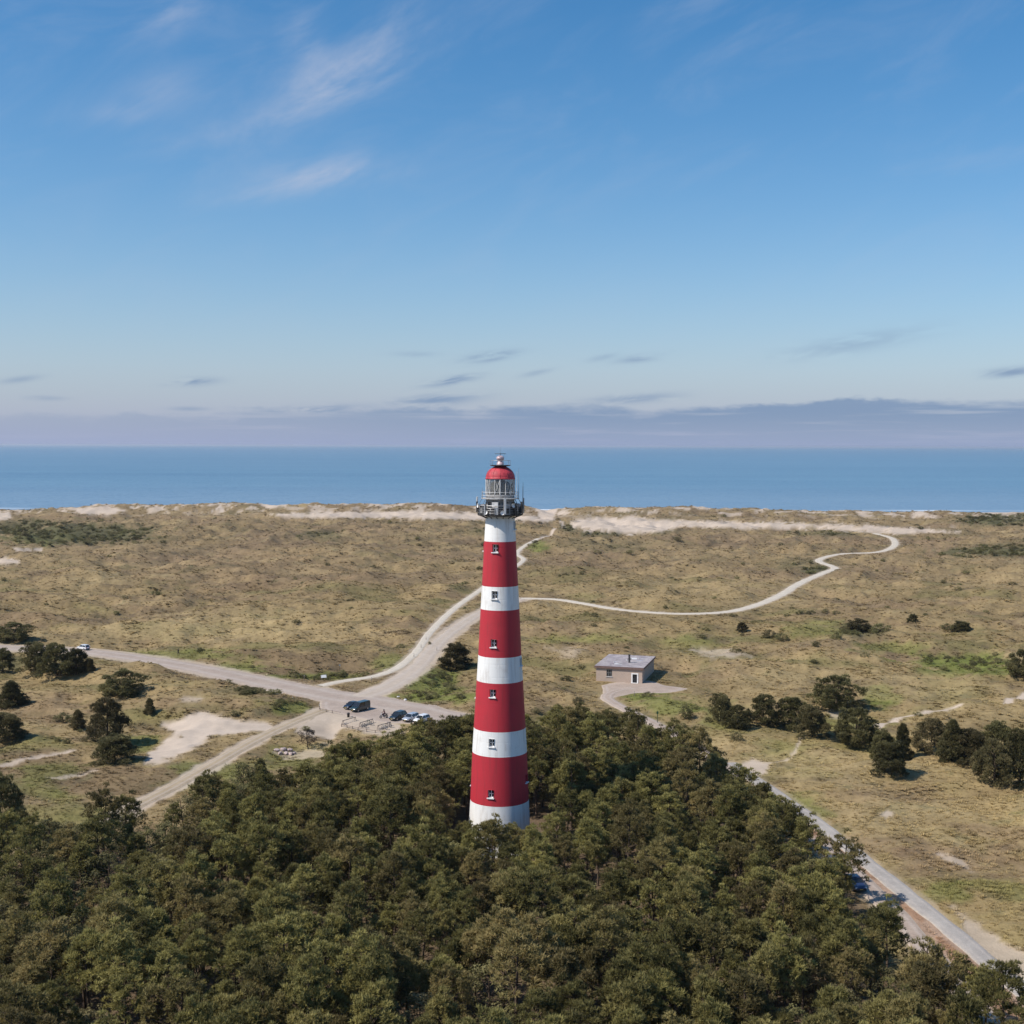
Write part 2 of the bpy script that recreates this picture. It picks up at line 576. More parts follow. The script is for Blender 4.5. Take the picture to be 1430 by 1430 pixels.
M = {}
M['ground'] = ground_material()
M['asphalt'] = road_material('asphalt_road', (0.325, 0.255, 0.210), (0.385, 0.31, 0.255))
M['pale'] = road_material('pale_sand_road', (0.40, 0.325, 0.26), (0.46, 0.38, 0.305))
M['shell'] = road_material('crushed_shell', (0.50, 0.435, 0.35), (0.57, 0.50, 0.405))
M['grey'] = road_material('grey_paving', (0.30, 0.27, 0.245), (0.38, 0.345, 0.31))
M['lane'] = road_material('pink_grey_paving', (0.34, 0.262, 0.21), (0.40, 0.315, 0.255))
M['track'] = road_material('sand_track', (0.32, 0.245, 0.160), (0.39, 0.305, 0.21))
M['sea'] = sea_material()
M['needles'] = foliage_material('pine_needles', (0.084, 0.080, 0.026), (0.300, 0.262, 0.088), (0.260, 0.185, 0.088), 0.36)
M['darkneedles'] = foliage_material('dark_pine_needles', (0.058, 0.056, 0.022), (0.165, 0.146, 0.058), (0.145, 0.105, 0.056), 0.25)
M['leaves'] = foliage_material('shrub_leaves', (0.080, 0.078, 0.030), (0.245, 0.220, 0.090), (0.22, 0.165, 0.09), 0.38)
M['redtwig'] = foliage_material('reddish_leaves', (0.045, 0.030, 0.020), (0.11, 0.075, 0.045), (0.13, 0.075, 0.05), 0.25)
M['bark'] = plain('pine_bark', (0.105, 0.075, 0.055), 0.9, 0, 0.3, 3.0, 0.1)
M['grass'] = grass_material()


def tower_paint(name, col, dirt):
    m, t, b = new_mat(name)
    tc = t.new('ShaderNodeTexCoord')
    sep = t.new('ShaderNodeSeparateXYZ')
    t.l.new(tc.outputs['Object'], sep.inputs[0])
    st = t.comb(t.math('MULTIPLY', sep.outputs[0], 2.2), t.math('MULTIPLY', sep.outputs[1], 2.2), t.math('MULTIPLY', sep.outputs[2], 0.18))
    n = t.noise(st, 1.0, 5, 0.6)
    n2 = t.noise(tc.outputs['Object'], 0.55, 5, 0.65)
    f = t.math('MULTIPLY', t.range(n, 0.47, 0.72), 0.5)
    f = t.math('ADD', f, t.math('MULTIPLY', t.range(n2, 0.5, 0.75), 0.3))
    c = t.mix(f, (*col, 1), (*dirt, 1))
    t.l.new(c, b.inputs['Base Color'])
    b.inputs['Roughness'].default_value = 0.55
    b.inputs['Specular IOR Level'].default_value = 0.3
    # horizontal joints of the cast-iron plates
    ring = t.math('PINGPONG', t.math('ADD', sep.outputs[2], 0.3), 0.9)
    bn = t.new('ShaderNodeBump')
    bn.inputs['Strength'].default_value = 0.4
    bn.inputs['Distance'].default_value = 0.03
    t.l.new(t.range(ring, 0.0, 0.06), bn.inputs['Height'])
    t.l.new(bn.outputs[0], b.inputs['Normal'])
    return m


M['red'] = tower_paint('red_tower_paint', (0.455, 0.030, 0.043), (0.28, 0.034, 0.038))
M['white'] = tower_paint('white_tower_paint', (0.80, 0.78, 0.75), (0.50, 0.44, 0.39))
M['wframe'] = plain('white_frame', (0.78, 0.76, 0.74), 0.5)
M['offwhite'] = plain('weathered_white', (0.62, 0.60, 0.58), 0.5, 0, 0.2)
M['iron'] = plain('dark_iron', (0.055, 0.05, 0.05), 0.5, 0.2, 0.3)
M['steel'] = plain('galvanised_steel', (0.36, 0.36, 0.37), 0.45, 0.5, 0.2)
M['reddome'] = plain('red_dome_paint', (0.44, 0.045, 0.058), 0.6, 0, 0.25)
M['black'] = plain('black_paint', (0.02, 0.02, 0.022), 0.4)
M['rubber'] = plain('rubber', (0.02, 0.02, 0.02), 0.8)
M['brick'] = None


def brick_material():
    m, t, b = new_mat('pinkish_brick')
    tc = t.new('ShaderNodeTexCoord')
    sep = t.new('ShaderNodeSeparateXYZ')
    t.l.new(tc.outputs['Object'], sep.inputs[0])
    uv = t.comb(t.math('ADD', sep.outputs[0], sep.outputs[1]), sep.outputs[2], 0.0)
    br = t.new('ShaderNodeTexBrick')
    t.l.new(uv, br.inputs['Vector'])
    br.inputs['Color1'].default_value = (0.40, 0.275, 0.205, 1)
    br.inputs['Color2'].default_value = (0.46, 0.33, 0.25, 1)
    br.inputs['Mortar'].default_value = (0.47, 0.41, 0.35, 1)
    br.inputs['Scale'].default_value = 1.0
    br.inputs['Brick Width'].default_value = 0.22
    br.inputs['Row Height'].default_value = 0.065
    br.inputs['Mortar Size'].default_value = 0.009
    n = t.noise(tc.outputs['Object'], 0.7, 5, 0.6)
    c = t.mix(t.range(n, 0.4, 0.75, 0.0, 0.5), br.outputs[0], (0.33, 0.27, 0.23, 1))
    t.l.new(c, b.inputs['Base Color'])
    b.inputs['Roughness'].default_value = 0.9
    return m


def roof_material():
    m, t, b = new_mat('stained_bitumen_roof')
    tc = t.new('ShaderNodeTexCoord')
    n = t.noise(tc.outputs['Object'], 0.45, 6, 0.65)
    n2 = t.noise(tc.outputs['Object'], 1.1, 6, 0.7)
    c = t.mix(t.range(n, 0.35, 0.65), (0.26, 0.22, 0.23, 1), (0.40, 0.35, 0.34, 1))
    c = t.mix(t.range(n2, 0.52, 0.66), c, (0.17, 0.145, 0.13, 1))
    c = t.mix(t.range(n2, 0.36, 0.30), c, (0.52, 0.48, 0.43, 1))
    t.l.new(c, b.inputs['Base Color'])
    b.inputs['Roughness'].default_value = 0.85
    return m


M['brick'] = brick_material()
M['roof'] = roof_material()


def glass_material(name, col, rough=0.08, trans=0.0):
    m, t, b = new_mat(name)
    b.inputs['Base Color'].default_value = (*col, 1)
    b.inputs['Roughness'].default_value = rough
    b.inputs['Specular IOR Level'].default_value = 0.8
    b.inputs['Transmission Weight'].default_value = trans
    return m


M['glass'] = glass_material('dark_window_glass', (0.015, 0.018, 0.022))
M['lglass'] = glass_material('lantern_glass', (0.42, 0.42, 0.40), 0.06, 0.75)
M['lens'] = plain('lens_assembly', (0.30, 0.30, 0.27), 0.25, 0.0, 0.3)


def car_paint(name, col, metal=0.0):
    m, t, b = new_mat(name)
    b.inputs['Base Color'].default_value = (*col, 1)
    b.inputs['Roughness'].default_value = 0.32
    b.inputs['Metallic'].default_value = metal
    b.inputs['Coat Weight'].default_value = 0.6
    b.inputs['Coat Roughness'].default_value = 0.08
    return m


# ------------------------------------------------------------------ mesh builder
class MB:
    def __init__(s):
        s.v = []; s.f = []; s.m = []

    def quad_strip(s, a, b, mi=0, close=True):
        n = len(a)
        for i in range(n if close else n - 1):
            j = (i + 1) % n
            s.f.append((a[i], a[j], b[j], b[i])); s.m.append(mi)

    def ring(s, pts):
        i0 = len(s.v)
        s.v.extend([tuple(map(float, p)) for p in pts])
        return list(range(i0, i0 + len(pts)))

    def box(s, c, size, rot=None, mi=0, taper=1.0):
        cx, cy, cz = c; a, b_, h = size[0] / 2, size[1] / 2, size[2] / 2
        P = []
        for z, k in ((-h, 1.0), (h, taper)):
            for x, y in ((-a, -b_), (a, -b_), (a, b_), (-a, b_)):
                p = Vector((x * k, y * k, z))
                if rot is not None:
                    p = rot @ p
                P.append((p.x + cx, p.y + cy, p.z + cz))
        i = s.ring(P)
        for q in ((3, 2, 1, 0), (4, 5, 6, 7), (0, 1, 5, 4), (1, 2, 6, 5), (2, 3, 7, 6), (3, 0, 4, 7)):
            s.f.append(tuple(i[k] for k in q)); s.m.append(mi)
        return s

    def tube(s, pts, rad, seg=8, mi=0, cap=True):
        pts = [Vector(p) for p in pts]
        rings = []
        for k, p in enumerate(pts):
            d = (pts[min(k + 1, len(pts) - 1)] - pts[max(k - 1, 0)]).normalized()
            up = Vector((0, 0, 1)) if abs(d.z) < 0.9 else Vector((1, 0, 0))
            u = d.cross(up).normalized(); w = d.cross(u).normalized()
            r = rad[k] if hasattr(rad, '__len__') else rad
            rings.append(s.ring([p + (u * math.cos(t) + w * math.sin(t)) * r for t in [2 * math.pi * q / seg for q in range(seg)]]))
        for a, b in zip(rings[:-1], rings[1:]):
            s.quad_strip(a, b, mi)
        if cap:
            s.f.append(tuple(rings[0])); s.m.append(mi)
            s.f.append(tuple(reversed(rings[-1]))); s.m.append(mi)
        return s

    def lathe(s, prof, seg=48, mi=0, c=(0, 0), cap0=False, cap1=False):
        rings = [s.ring([(c[0] + r * math.cos(t), c[1] + r * math.sin(t), z) for t in [2 * math.pi * q / seg for q in range(seg)]]) for r, z in prof]
        for a, b in zip(rings[:-1], rings[1:]):
            s.quad_strip(a, b, mi)
        if cap0:
            s.f.append(tuple(reversed(rings[0]))); s.m.append(mi)
        if cap1:
            s.f.append(tuple(rings[-1])); s.m.append(mi)
        return s

    def torus(s, c, Rr, r, seg=40, ss=6, mi=0, rot=None):
        rings = []
        for k in range(seg):
            a = 2 * math.pi * k / seg
            P = []
            for q in range(ss):
                b = 2 * math.pi * q / ss
                p = Vector(((Rr + r * math.cos(b)) * math.cos(a), (Rr + r * math.cos(b)) * math.sin(a), r * math.sin(b)))
                if rot is not None:
                    p = rot @ p
                P.append(p + Vector(c))
            rings.append(s.ring(P))
        for k in range(seg):
            s.quad_strip(rings[k], rings[(k + 1) % seg], mi)
        return s

    def mesh(s, name, mats, smooth=False):
        me = bpy.data.meshes.new(name)
        me.from_pydata(s.v, [], s.f)
        for m in (mats if isinstance(mats, (list, tuple)) else [mats]):
            me.materials.append(m)
        if any(s.m):
            me.polygons.foreach_set('material_index', s.m)
        if smooth:
            me.polygons.foreach_set('use_smooth', [True] * len(s.f))
        me.update()
        return me

    def build(s, name, mats, parent=None, smooth=False):
        return link(name, s.mesh(name, mats, smooth), parent)


def link(name, data, parent=None):
    o = bpy.data.objects.new(name, data)
    COL.objects.link(o)
    if parent is not None:
        o.parent = parent
    return o


def tag(o, label=None, cat=None, group=None, kind=None):
    if label: o['label'] = label
    if cat: o['category'] = cat
    if group: o['group'] = group
    if kind: o['kind'] = kind
    return o


def empty(name, loc=(0, 0, 0), rz=0.0, label=None, cat=None, group=None):
    o = bpy.data.objects.new(name, None)
    o.empty_display_size = 0.5
    COL.objects.link(o)
    o.location = tuple(float(q) for q in loc)
    o.rotation_euler = (0, 0, rz)
    return tag(o, label, cat, group)


def copy_tree(o, parent=None):
    c = o.copy()
    COL.objects.link(c)
    if parent is not None:
        c.parent = parent
    for ch in list(o.children):
        copy_tree(ch, c)
    return c


def smooth_by_angle(me, ang=40):
    try:
        me.set_sharp_from_angle(angle=R(ang))
    except Exception:
        pass


# ------------------------------------------------------------------ the ground sheet
def paint(x, y, h):
    """real surface colour of the ground at world points, and a bare-sand mask"""
    P = np.stack([x, y, h], -1)
    px, py, dep = project(P)
    nA = fbm(x / 38., y / 26., 4, 101)
    nB = fbm(x / 11., y / 8., 4, 111)
    nC = fbm(x / 3.4, y / 3.4, 3, 121)
    nD = fbm(x / 85., y / 60., 3, 131)
    straw = np.array([0.262, 0.189, 0.094]); olive = np.array([0.164, 0.138, 0.058])
    brown = np.array([0.176, 0.122, 0.070]); pale = np.array([0.315, 0.236, 0.122])
    sand = np.array([0.485, 0.395, 0.315]); green = np.array([0.135, 0.150, 0.038]); dark = np.array([0.085, 0.083, 0.042])
    needles = np.array([0.135, 0.095, 0.06])

    def mixc(c, k, f):
        f = np.clip(f, 0, 1)[..., None]
        return c * (1 - f) + k * f
    c = np.broadcast_to(straw, x.shape + (3,)).copy()
    c = mixc(c, olive, sstep(nA + 0.5 * nB, 0.0, 0.7) * 0.85)
    c = mixc(c, brown, sstep(nD + 0.45 * nB + 0.25 * nC, 0.02, 0.55) * 0.8)
    near = 1 - sstep(y, 210, 330)
    c = mixc(c, np.array([0.335, 0.245, 0.112]), near * sstep(x, 20, 60) * (0.45 + 0.5 * nB))
    c = mixc(c, green, near * sstep(fbm(x / 20., y / 14., 3, 171), 0.15, 0.6) * 0.45)
    far = sstep(y, 380, 700)
    c = mixc(c, np.array([0.190, 0.136, 0.085]), far * (0.45 + 0.3 * nB))
    c = mixc(c, pale, sstep(-nA + 0.4 * nB - 0.3 * nD, 0.25, 0.8) * 0.6)
    c = mixc(c, dark * 1.5, sstep(nC + 0.8 * nB, 0.7, 1.2) * 0.45)
    nF = fbm(x / 24., y / 9., 4, 161)
    c = mixc(c, np.array([0.135, 0.100, 0.062]), sstep(nF + 0.35 * nC, 0.34, 0.85) * 0.62)
    nE = fbm(x / 130., y / 45., 3, 141)
    c = c * (1 + 0.16 * nE + 0.10 * nD)[..., None]

    def blob(cx, cy, rx, ry, j=0.55):
        d = np.sqrt(((px - cx) / rx) ** 2 + ((py - cy) / ry) ** 2)
        return 1 - sstep(d + j * nB + 0.3 * nC, 0.55, 1.15)

    for b in [(600, 955, 48, 26, .8), (1232, 975, 26, 20, .9), (1345, 928, 90, 18, .95), (1250, 905, 60, 10, .6), (1180, 1010, 60, 14, .5), (470, 945, 50, 6, .6), (930, 985, 60, 16, .7), (895, 968, 32, 8, .7),
              (1120, 1130, 40, 22, .6), (1330, 1245, 45, 14, .6), (400, 1060, 60, 18, .5), (405, 990, 34, 14, .7), (285, 1075, 50, 12, .6),
              (185, 1040, 45, 14, .65), (70, 1080, 60, 16, .5), (752, 763, 16, 8, .8), (60, 752, 60, 10, .6), (330, 935, 60, 7, .7),
              (250, 915, 120, 7, .6), (420, 944, 60, 5, .7), (1010, 1000, 40, 20, .5), (610, 975, 60, 10, .8), (960, 900, 60, 14, .5),
              (80, 1140, 80, 30, .4), (540, 925, 30, 14, .6), (1150, 880, 60, 12, .55), (820, 893, 70, 7, .55)]:
        c = mixc(c, green, blob(*b[:4]) * b[4])
    for b in [(110, 745, 120, 16, .85), (30, 735, 60, 10, .6), (1390, 770, 95, 8, .85), (1390, 726, 60, 9, .9), (1140, 797, 26, 6, .7), (1120, 790, 60, 10, .4),
              (450, 747, 34, 8, .6), (1205, 882, 44, 14, .6), (660, 742, 40, 5, .4), (795, 736, 16, 8, .8), (840, 745, 40, 3, .8), (910, 742, 40, 4, .5),
              (330, 965, 40, 7, .5), (1000, 850, 120, 5, .25), (370, 965, 40, 6, .75), (850, 760, 100, 10, .25), (1150, 745, 60, 4, .6)]:
        c = mixc(c, dark, blob(*b[:4]) * b[4])
    for b in [(1330, 1200, 90, 30, .55), (1200, 1180, 70, 20, .45), (1230, 1110, 80, 25, .3), (870, 905, 90, 10, .35), (340, 800, 160, 30, .3), (60, 990, 90, 20, .45),
              (260, 985, 70, 12, .4), (1390, 1160, 60, 16, .4), (960, 935, 120, 14, .3)]:
        c = mixc(c, np.array([0.205, 0.135, 0.085]), blob(*b[:4]) * b[4])
    for b in [(270, 880, 160, 18, .6), (350, 860, 120, 12, .4), (1200, 1070, 130, 26, .5), (1100, 1060, 70, 16, .5), (1290, 960, 120, 22, .45), (1150, 940, 120, 14, .4),
              (1050, 820, 180, 16, .3), (560, 1010, 60, 14, .3), (470, 1050, 60, 16, .5), (1010, 1040, 80, 14, .4)]:
        c = mixc(c, np.array([0.345, 0.258, 0.130]), blob(*b[:4], 0.4) * b[4])
    # bare sand
    s = np.zeros(x.shape)
    POLYS = [
        ([(262, 998), (292, 996), (330, 1004), (382, 1014), (384, 1024), (340, 1024), (300, 1030), (272, 1046), (235, 1062), (202, 1066), (206, 1052), (232, 1034), (252, 1026), (226, 1014)], 5, 1.0),
        ([(438, 988), (478, 988), (520, 998), (560, 1012), (566, 1028), (520, 1024), (478, 1016), (462, 1034), (440, 1030), (410, 1026), (430, 1008)], 5, 0.85),
        ([(1026, 1068), (1050, 1060), (1074, 1066), (1070, 1080), (1040, 1088)], 4, 0.9),
        ([(796, 728), (830, 723), (880, 722), (950, 727), (956, 734), (930, 741), (880, 746), (830, 742), (800, 738)], 2.2, 1.0),
        ([(940, 726), (1040, 729), (1160, 731), (1290, 738), (1340, 742), (1250, 746), (1160, 740), (1060, 738), (960, 736)], 2.2, 0.95),
        ([(370, 718), (450, 715), (560, 714), (680, 716), (745, 720), (770, 727), (740, 728), (660, 726), (540, 723), (420, 723)], 1.8, 1.0),
        ([(742, 706), (776, 704), (778, 714), (772, 728), (752, 728), (752, 716)], 2.0, 1.0),
        ([(100, 710), (140, 707), (180, 712), (150, 719), (110, 717)], 1.6, 0.95), ([(-20, 714), (14, 715), (16, 724), (-20, 728)], 1.6, 1.0),
        ([(20, 765), (60, 766), (58, 770), (24, 770)], 1.6, 0.9), ([(-20, 778), (28, 782), (24, 787), (-20, 790)], 2, 0.9),
        ([(286, 719), (292, 718), (306, 705), (311, 708), (314, 715), (308, 716), (305, 710)], 1.4, 0.95),
        ([(360, 703), (378, 700), (402, 704), (398, 708), (372, 710)], 1.4, 0.95),
        ([(766, 704), (778, 699), (794, 700), (790, 711), (772, 712)], 1.4, 0.75),
        ([(1310, 1192), (1345, 1200), (1358, 1216), (1340, 1212), (1318, 1202)], 4, 0.6), ([(1226, 1136), (1240, 1130), (1250, 1137), (1238, 1142)], 3, 0.8),
        ([(1330, 1268), (1380, 1300), (1440, 1340), (1440, 1380), (1400, 1360), (1350, 1305)], 8, 0.65),
        ([(380, 1050), (450, 1050), (456, 1056), (400, 1062)], 3, 0.5), ([(250, 975), (285, 968), (282, 976), (262, 982)], 4, 0.55),
        ([(965, 905), (1010, 905), (1050, 916), (1020, 920), (980, 915)], 5, 0.55), ([(820, 905), (760, 905), (800, 920)], 5, 0.35),
        ([(1150, 985), (1195, 990), (1190, 1000), (1160, 1000)], 4, 0.6),
    ]
    for pts, soft, k in POLYS:
        bx = [p[0] for p in pts]; by = [p[1] for p in pts]
        sel = (px > min(bx) - 60) & (px < max(bx) + 60) & (py > min(by) - 40) & (py < max(by) + 40)
        if not sel.any():
            continue
        d = in_poly(px[sel], py[sel], pts)
        s[sel] = np.maximum(s[sel], k * (1 - sstep(d + soft * 1.1 * nB[sel] + soft * 0.6 * nC[sel], -soft * .6, soft * .6)))
    for pxs, wd, k in [([(-60, 1084), (0, 1070), (50, 1057), (98, 1050)], 1.1, .7), ([(70, 1092), (100, 1084), (130, 1076)], 0.8, .6),
                       ([(1060, 1068), (1085, 1063), (1110, 1051), (1118, 1036)], 0.5, .55), ([(1226, 1018), (1254, 1001), (1290, 998), (1338, 995)], 0.9, .95),
                       ([(1404, 988), (1412, 976), (1436, 968)], 0.9, .95), ([(752, 752), (768, 746), (784, 740), (786, 733), (770, 727)], 1.2, .9),
                       ([(1110, 1140), (1150, 1165), (1180, 1190)], 0.5, .5), ([(770, 738), (776, 743), (784, 738)], 1.0, .8)]:
        pts = [tuple(px_low(*p)[:2]) for p in smooth_line(pxs, 4)]
        d = poly_dist(x, y, pts)
        s = np.maximum(s, k * (1 - sstep(d + 0.35 * nC + 0.3 * nB, wd * 0.6, wd * 1.5)))
    # sandy shoulders beside the roads and the beach
    for nm, (pts, hw, key) in ROADW.items():
        d = poly_dist(x, y, pts) - hw
        k = {'asphalt': .7, 'pale': .75, 'shell': .55, 'grey': .3, 'lane': .3, 'track': .75}[key]
        w_ = {'asphalt': 1.5, 'pale': 1.6, 'shell': .7, 'grey': .5, 'lane': .5, 'track': 1.0}[key]
        s = np.maximum(s, k * (1 - sstep(d + 0.7 * nB + 0.5 * nC, w_ * .3, w_ * 1.4)))
    s = np.maximum(s, sstep(y + 10 * nB, CREST_Y + 50, CREST_Y + 80))
    # blow-outs on the foredune
    ridge = np.exp(-((y - CREST_Y + 6) / 34.0) ** 2)
    s = np.maximum(s, ridge * sstep(fbm(x / 16., y / 16., 4, 151) + 0.5 * nC, 0.05, 0.42) * 0.9)
    # brown strip between the paved path and the lane, and needle litter under the wood
    g1, g2 = ROADW['paved_path'][0], ROADW['service_lane'][0]
    d = in_poly(x, y, list(g1[:-6]) + list(reversed(g2)))
    c = mixc(c, np.array([0.32, 0.185, 0.12]), (1 - sstep(d + 0.5 * nC, -0.2, 0.9)) * 0.85)
    fd = in_poly(x, y, FOREST)
    c = mixc(c, needles, 1 - sstep(fd + 1.5 * nB, 0.0, 5.0))
    s = s * (1 - (1 - sstep(fd, -4, 0)) * 0.6)
    sc = sand * (1 + 0.10 * nB + 0.05 * nA)[..., None]
    c = c * (1 - s[..., None]) + sc * s[..., None]
    return np.clip(c, 0.01, 0.9), s


# the wood: outline taken from the tops of its outermost trees
def top_pt(px, py, z=8.0):
    return tuple(at_z(px, py, z)[:2])


FOREST = [top_pt(*p) for p in [(-330, 1172, 6.5), (-160, 1160, 6.5), (0, 1152, 6.5), (60, 1150, 6.5), (110, 1142, 6.5), (150, 1128, 6.5), (184, 1130, 6.5), (205, 1152, 6.5), (240, 1132, 6.5), (270, 1108, 6.5), (310, 1088, 6.5), (390, 1072, 6.5),
                               (440, 1062, 7), (480, 1043, 7), (530, 1030, 7.5), (556, 1015, 8), (592, 1001, 8.5), (645, 992, 9), (740, 989, 9), (800, 988, 9), (850, 990, 9), (900, 1010, 8), (940, 1025, 7),
                               (985, 1038, 7), (1016, 1062, 7), (1053, 1095, 7), (1100, 1130, 7), (1149, 1158, 7), (1180, 1180, 7.5), (1192, 1198, 7.5), (1178, 1222, 7.5), (1211, 1250, 7.5), (1240, 1272, 7.5),
                               (1264, 1306, 7.5), (1290, 1310, 8), (1320, 1297, 8), (1355, 1320, 8), (1384, 1349, 8), (1412, 1378, 8), (1500, 1480, 8)]]
FOREST += [(56.0, 60.0), (-110.0, 60.0)]


def grid_mesh(name, X, Y, Z, attrs, mat):
    nr, nc = X.shape
    me = bpy.data.meshes.new(name)
    V = np.stack([X, Y, Z], -1).reshape(-1, 3).astype(np.float32)
    idx = np.arange(nr * nc).reshape(nr, nc)
    q = np.stack([idx[:-1, :-1], idx[:-1, 1:], idx[1:, 1:], idx[1:, :-1]], -1).reshape(-1, 4)
    me.vertices.add(len(V)); me.vertices.foreach_set('co', V.ravel())
    me.loops.add(q.size); me.loops.foreach_set('vertex_index', q.ravel().astype(np.int32))
    me.polygons.add(len(q)); me.polygons.foreach_set('loop_start', (np.arange(len(q)) * 4).astype(np.int32))
    me.polygons.foreach_set('use_smooth', np.ones(len(q), bool))
    for nm, typ, arr in attrs:
        a = me.attributes.new(nm, typ, 'POINT')
        a.data.foreach_set('color' if typ == 'FLOAT_COLOR' else 'value', arr.astype(np.float32).ravel())
    me.materials.append(mat)
    me.update(); me.validate()
    return me


def make_ground():
    ny = 560
    rows = list(np.linspace(-400, 55, 14)) + list(62 * np.exp(np.linspace(0, math.log(1270 / 62.), ny)))
    rows = np.array(rows)
    u = np.concatenate([-np.array([9, 6.5, 4.8, 3.6, 2.8, 2.2, 1.8, 1.5, 1.3, 1.15]), np.linspace(-1, 1, 600)[1:-1] * 1.0, np.array([1.15, 1.3, 1.5, 1.8, 2.2, 2.8, 3.6, 4.8, 6.5, 9])])
    hwid = 0.50 * np.maximum(rows, 62) + 14
    X = u[None, :] * hwid[:, None]
    Y = np.repeat(rows[:, None], len(u), 1)
    Z = height(X, Y)
    C, S = paint(X, Y, Z)
    C4 = np.concatenate([C, np.ones(C.shape[:2] + (1,))], -1)
    me = grid_mesh('ground', X, Y, Z, [('col', 'FLOAT_COLOR', C4), ('sandmask', 'FLOAT', S)], M['ground'])
    tag(link('ground', me), 'undulating dune grassland with bare sand patches', kind='structure')
    del_keys(bpy.data.objects['ground'])


def del_keys(o):
    if 'category' in o:
        del o['category']


make_ground()

# ------------------------------------------------------------------ roads and paths
ROAD_LABEL = {'road': 'pale asphalt road crossing the dunes from the left', 'sand_road': 'wide pale sand road forking toward the beach',
              'shell_path': 'narrow white shell path beside the sand road', 'cycle_path': 'winding pale path crossing the dunes on the right',
              'paved_path': 'straight grey paved path along the right edge of the wood', 'service_lane': 'narrow lane at the right edge of the wood',
              'service_road': 'pinkish drive leading to the small brick building', 'sand_track': 'sandy track running down from the car park'}


def make_roads():
    for k, (nm, (pts, hw, key)) in enumerate(ROADW.items()):
        P = np.array(pts)
        # resample
        seg = np.hypot(*np.diff(P, axis=0).T)
        s = np.concatenate([[0], np.cumsum(seg)])
        n = max(int(s[-1] / 1.2), 4)
        t = np.linspace(0, s[-1], n)
        cx = np.interp(t, s, P[:, 0]); cy = np.interp(t, s, P[:, 1])
        tx = np.gradient(cx); ty = np.gradient(cy)
        L = np.hypot(tx, ty); tx /= L; ty /= L
        w = np.linspace(-1, 1, 9)
        wob = np.stack([hw * (1 + 0.16 * fbm(t / 6., t * 0 + 3.3, 4, 60 + k)), hw * (1 + 0.16 * fbm(t / 6., t * 0 + 8.8, 4, 70 + k))], 0)
        if nm == 'road':
            wid = np.interp(t / s[-1], [0, 0.45, 0.7, 0.85, 1], [0.85, 0.95, 1.25, 1.5, 1.3]); wob = wob * wid
        if nm == 'sand_road':
            wid = np.interp(t / s[-1], [0, 0.2, 0.5, 1], [1.6, 1.15, 1.0, 0.9]); wob = wob * wid
        off = np.where(w[None, :] < 0, w[None, :] * wob[0][:, None], w[None, :] * wob[1][:, None])
        X = cx[:, None] - ty[:, None] * off
        Y = cy[:, None] + tx[:, None] * off
        Z = height(X, Y) + 0.05 + 0.012 * k + 0.05 * (1 - w[None, :] ** 2)
        Z[:, 0] -= 0.12; Z[:, -1] -= 0.12
        A = np.repeat(w[None, :], n, 0)
        # winding so that normals point up
        me = grid_mesh(nm, X[:, ::-1], Y[:, ::-1], Z[:, ::-1], [('across', 'FLOAT', A)], M[key])
        tag(link(nm, me), ROAD_LABEL[nm], kind='structure')
    # paved forecourts
    for nm, poly, key, lab in (('forecourt', YARD, 'lane', 'paved forecourt in front of the brick building'), ('car_park', PARK, 'asphalt', 'paved car park beside the road and the wood')):
        P = np.array(poly)
        P = np.array([tuple(q) for q in smooth_line(list(P) + [P[0]], 6)])[:-1]
        c = P.mean(0)
        mb = MB()
        rr = [0.25, 0.5, 0.75, 0.95, 1.0]
        rings = []
        for q in rr:
            pts = c + (P - c) * q
            wob_ = 1 + (0.02 * fbm(pts[:, 0] / 3, pts[:, 1] / 3, 3, 5))[:, None]
            pts = c + (pts - c) * wob_
            z = height(pts[:, 0], pts[:, 1]) + (0.035 if q < 1 else -0.06)
            rings.append(mb.ring(np.column_stack([pts, z])))
        for a, b in zip(rings[:-1], rings[1:]):
            mb.quad_strip(a, b)
        mb.f.append(tuple(rings[0])); mb.m.append(0)
        me = mb.mesh(nm, M[key], True)
        bm = bmesh.new(); bm.from_mesh(me); bmesh.ops.recalc_face_normals(bm, faces=bm.faces)
        if sum(f.normal.z for f in bm.faces) < 0:
            bmesh.ops.reverse_faces(bm, faces=bm.faces)
        bm.to_mesh(me); bm.free()
        a = me.attributes.new('across', 'FLOAT', 'POINT')
        vals = np.zeros(len(me.vertices), np.float32)
        n = len(P)
        for j, q in enumerate(rr):
            vals[j * n:(j + 1) * n] = 0.0 if q < 0.9 else q
        a.data.foreach_set('value', vals)
        tag(link(nm, me), lab, kind='structure')


make_roads()


def make_sea():
    ys = np.concatenate([np.linspace(1110, 2000, 18), np.geomspace(2100, 90000, 40)])
    us = np.linspace(-1, 1, 41)
    hw = np.maximum(ys * 1.6, 6000)
    X = us[None, :] * hw[:, None]
    Y = np.repeat(ys[:, None], 41, 1)
    Z = np.full(X.shape, -2.6)
    tag(link('sea', grid_mesh('sea', X, Y, Z, [], M['sea'])), 'blue sea reaching to the horizon', kind='structure')


make_sea()

# ------------------------------------------------------------------ the lighthouse
TZ = float(height(np.array([TOWER[0]]), np.array([TOWER[1]]))[0])


def z_of(py, r=0.0):
    """height of a point on the tower's front at this row of the photograph"""
    v = ray(699, py)
    return CAM_H + v[2] / v[1] * (TOWER[1] - r)


M['watch'] = plain('grey_watch_room', (0.24, 0.23, 0.22), 0.6, 0, 0.4, 2.5)


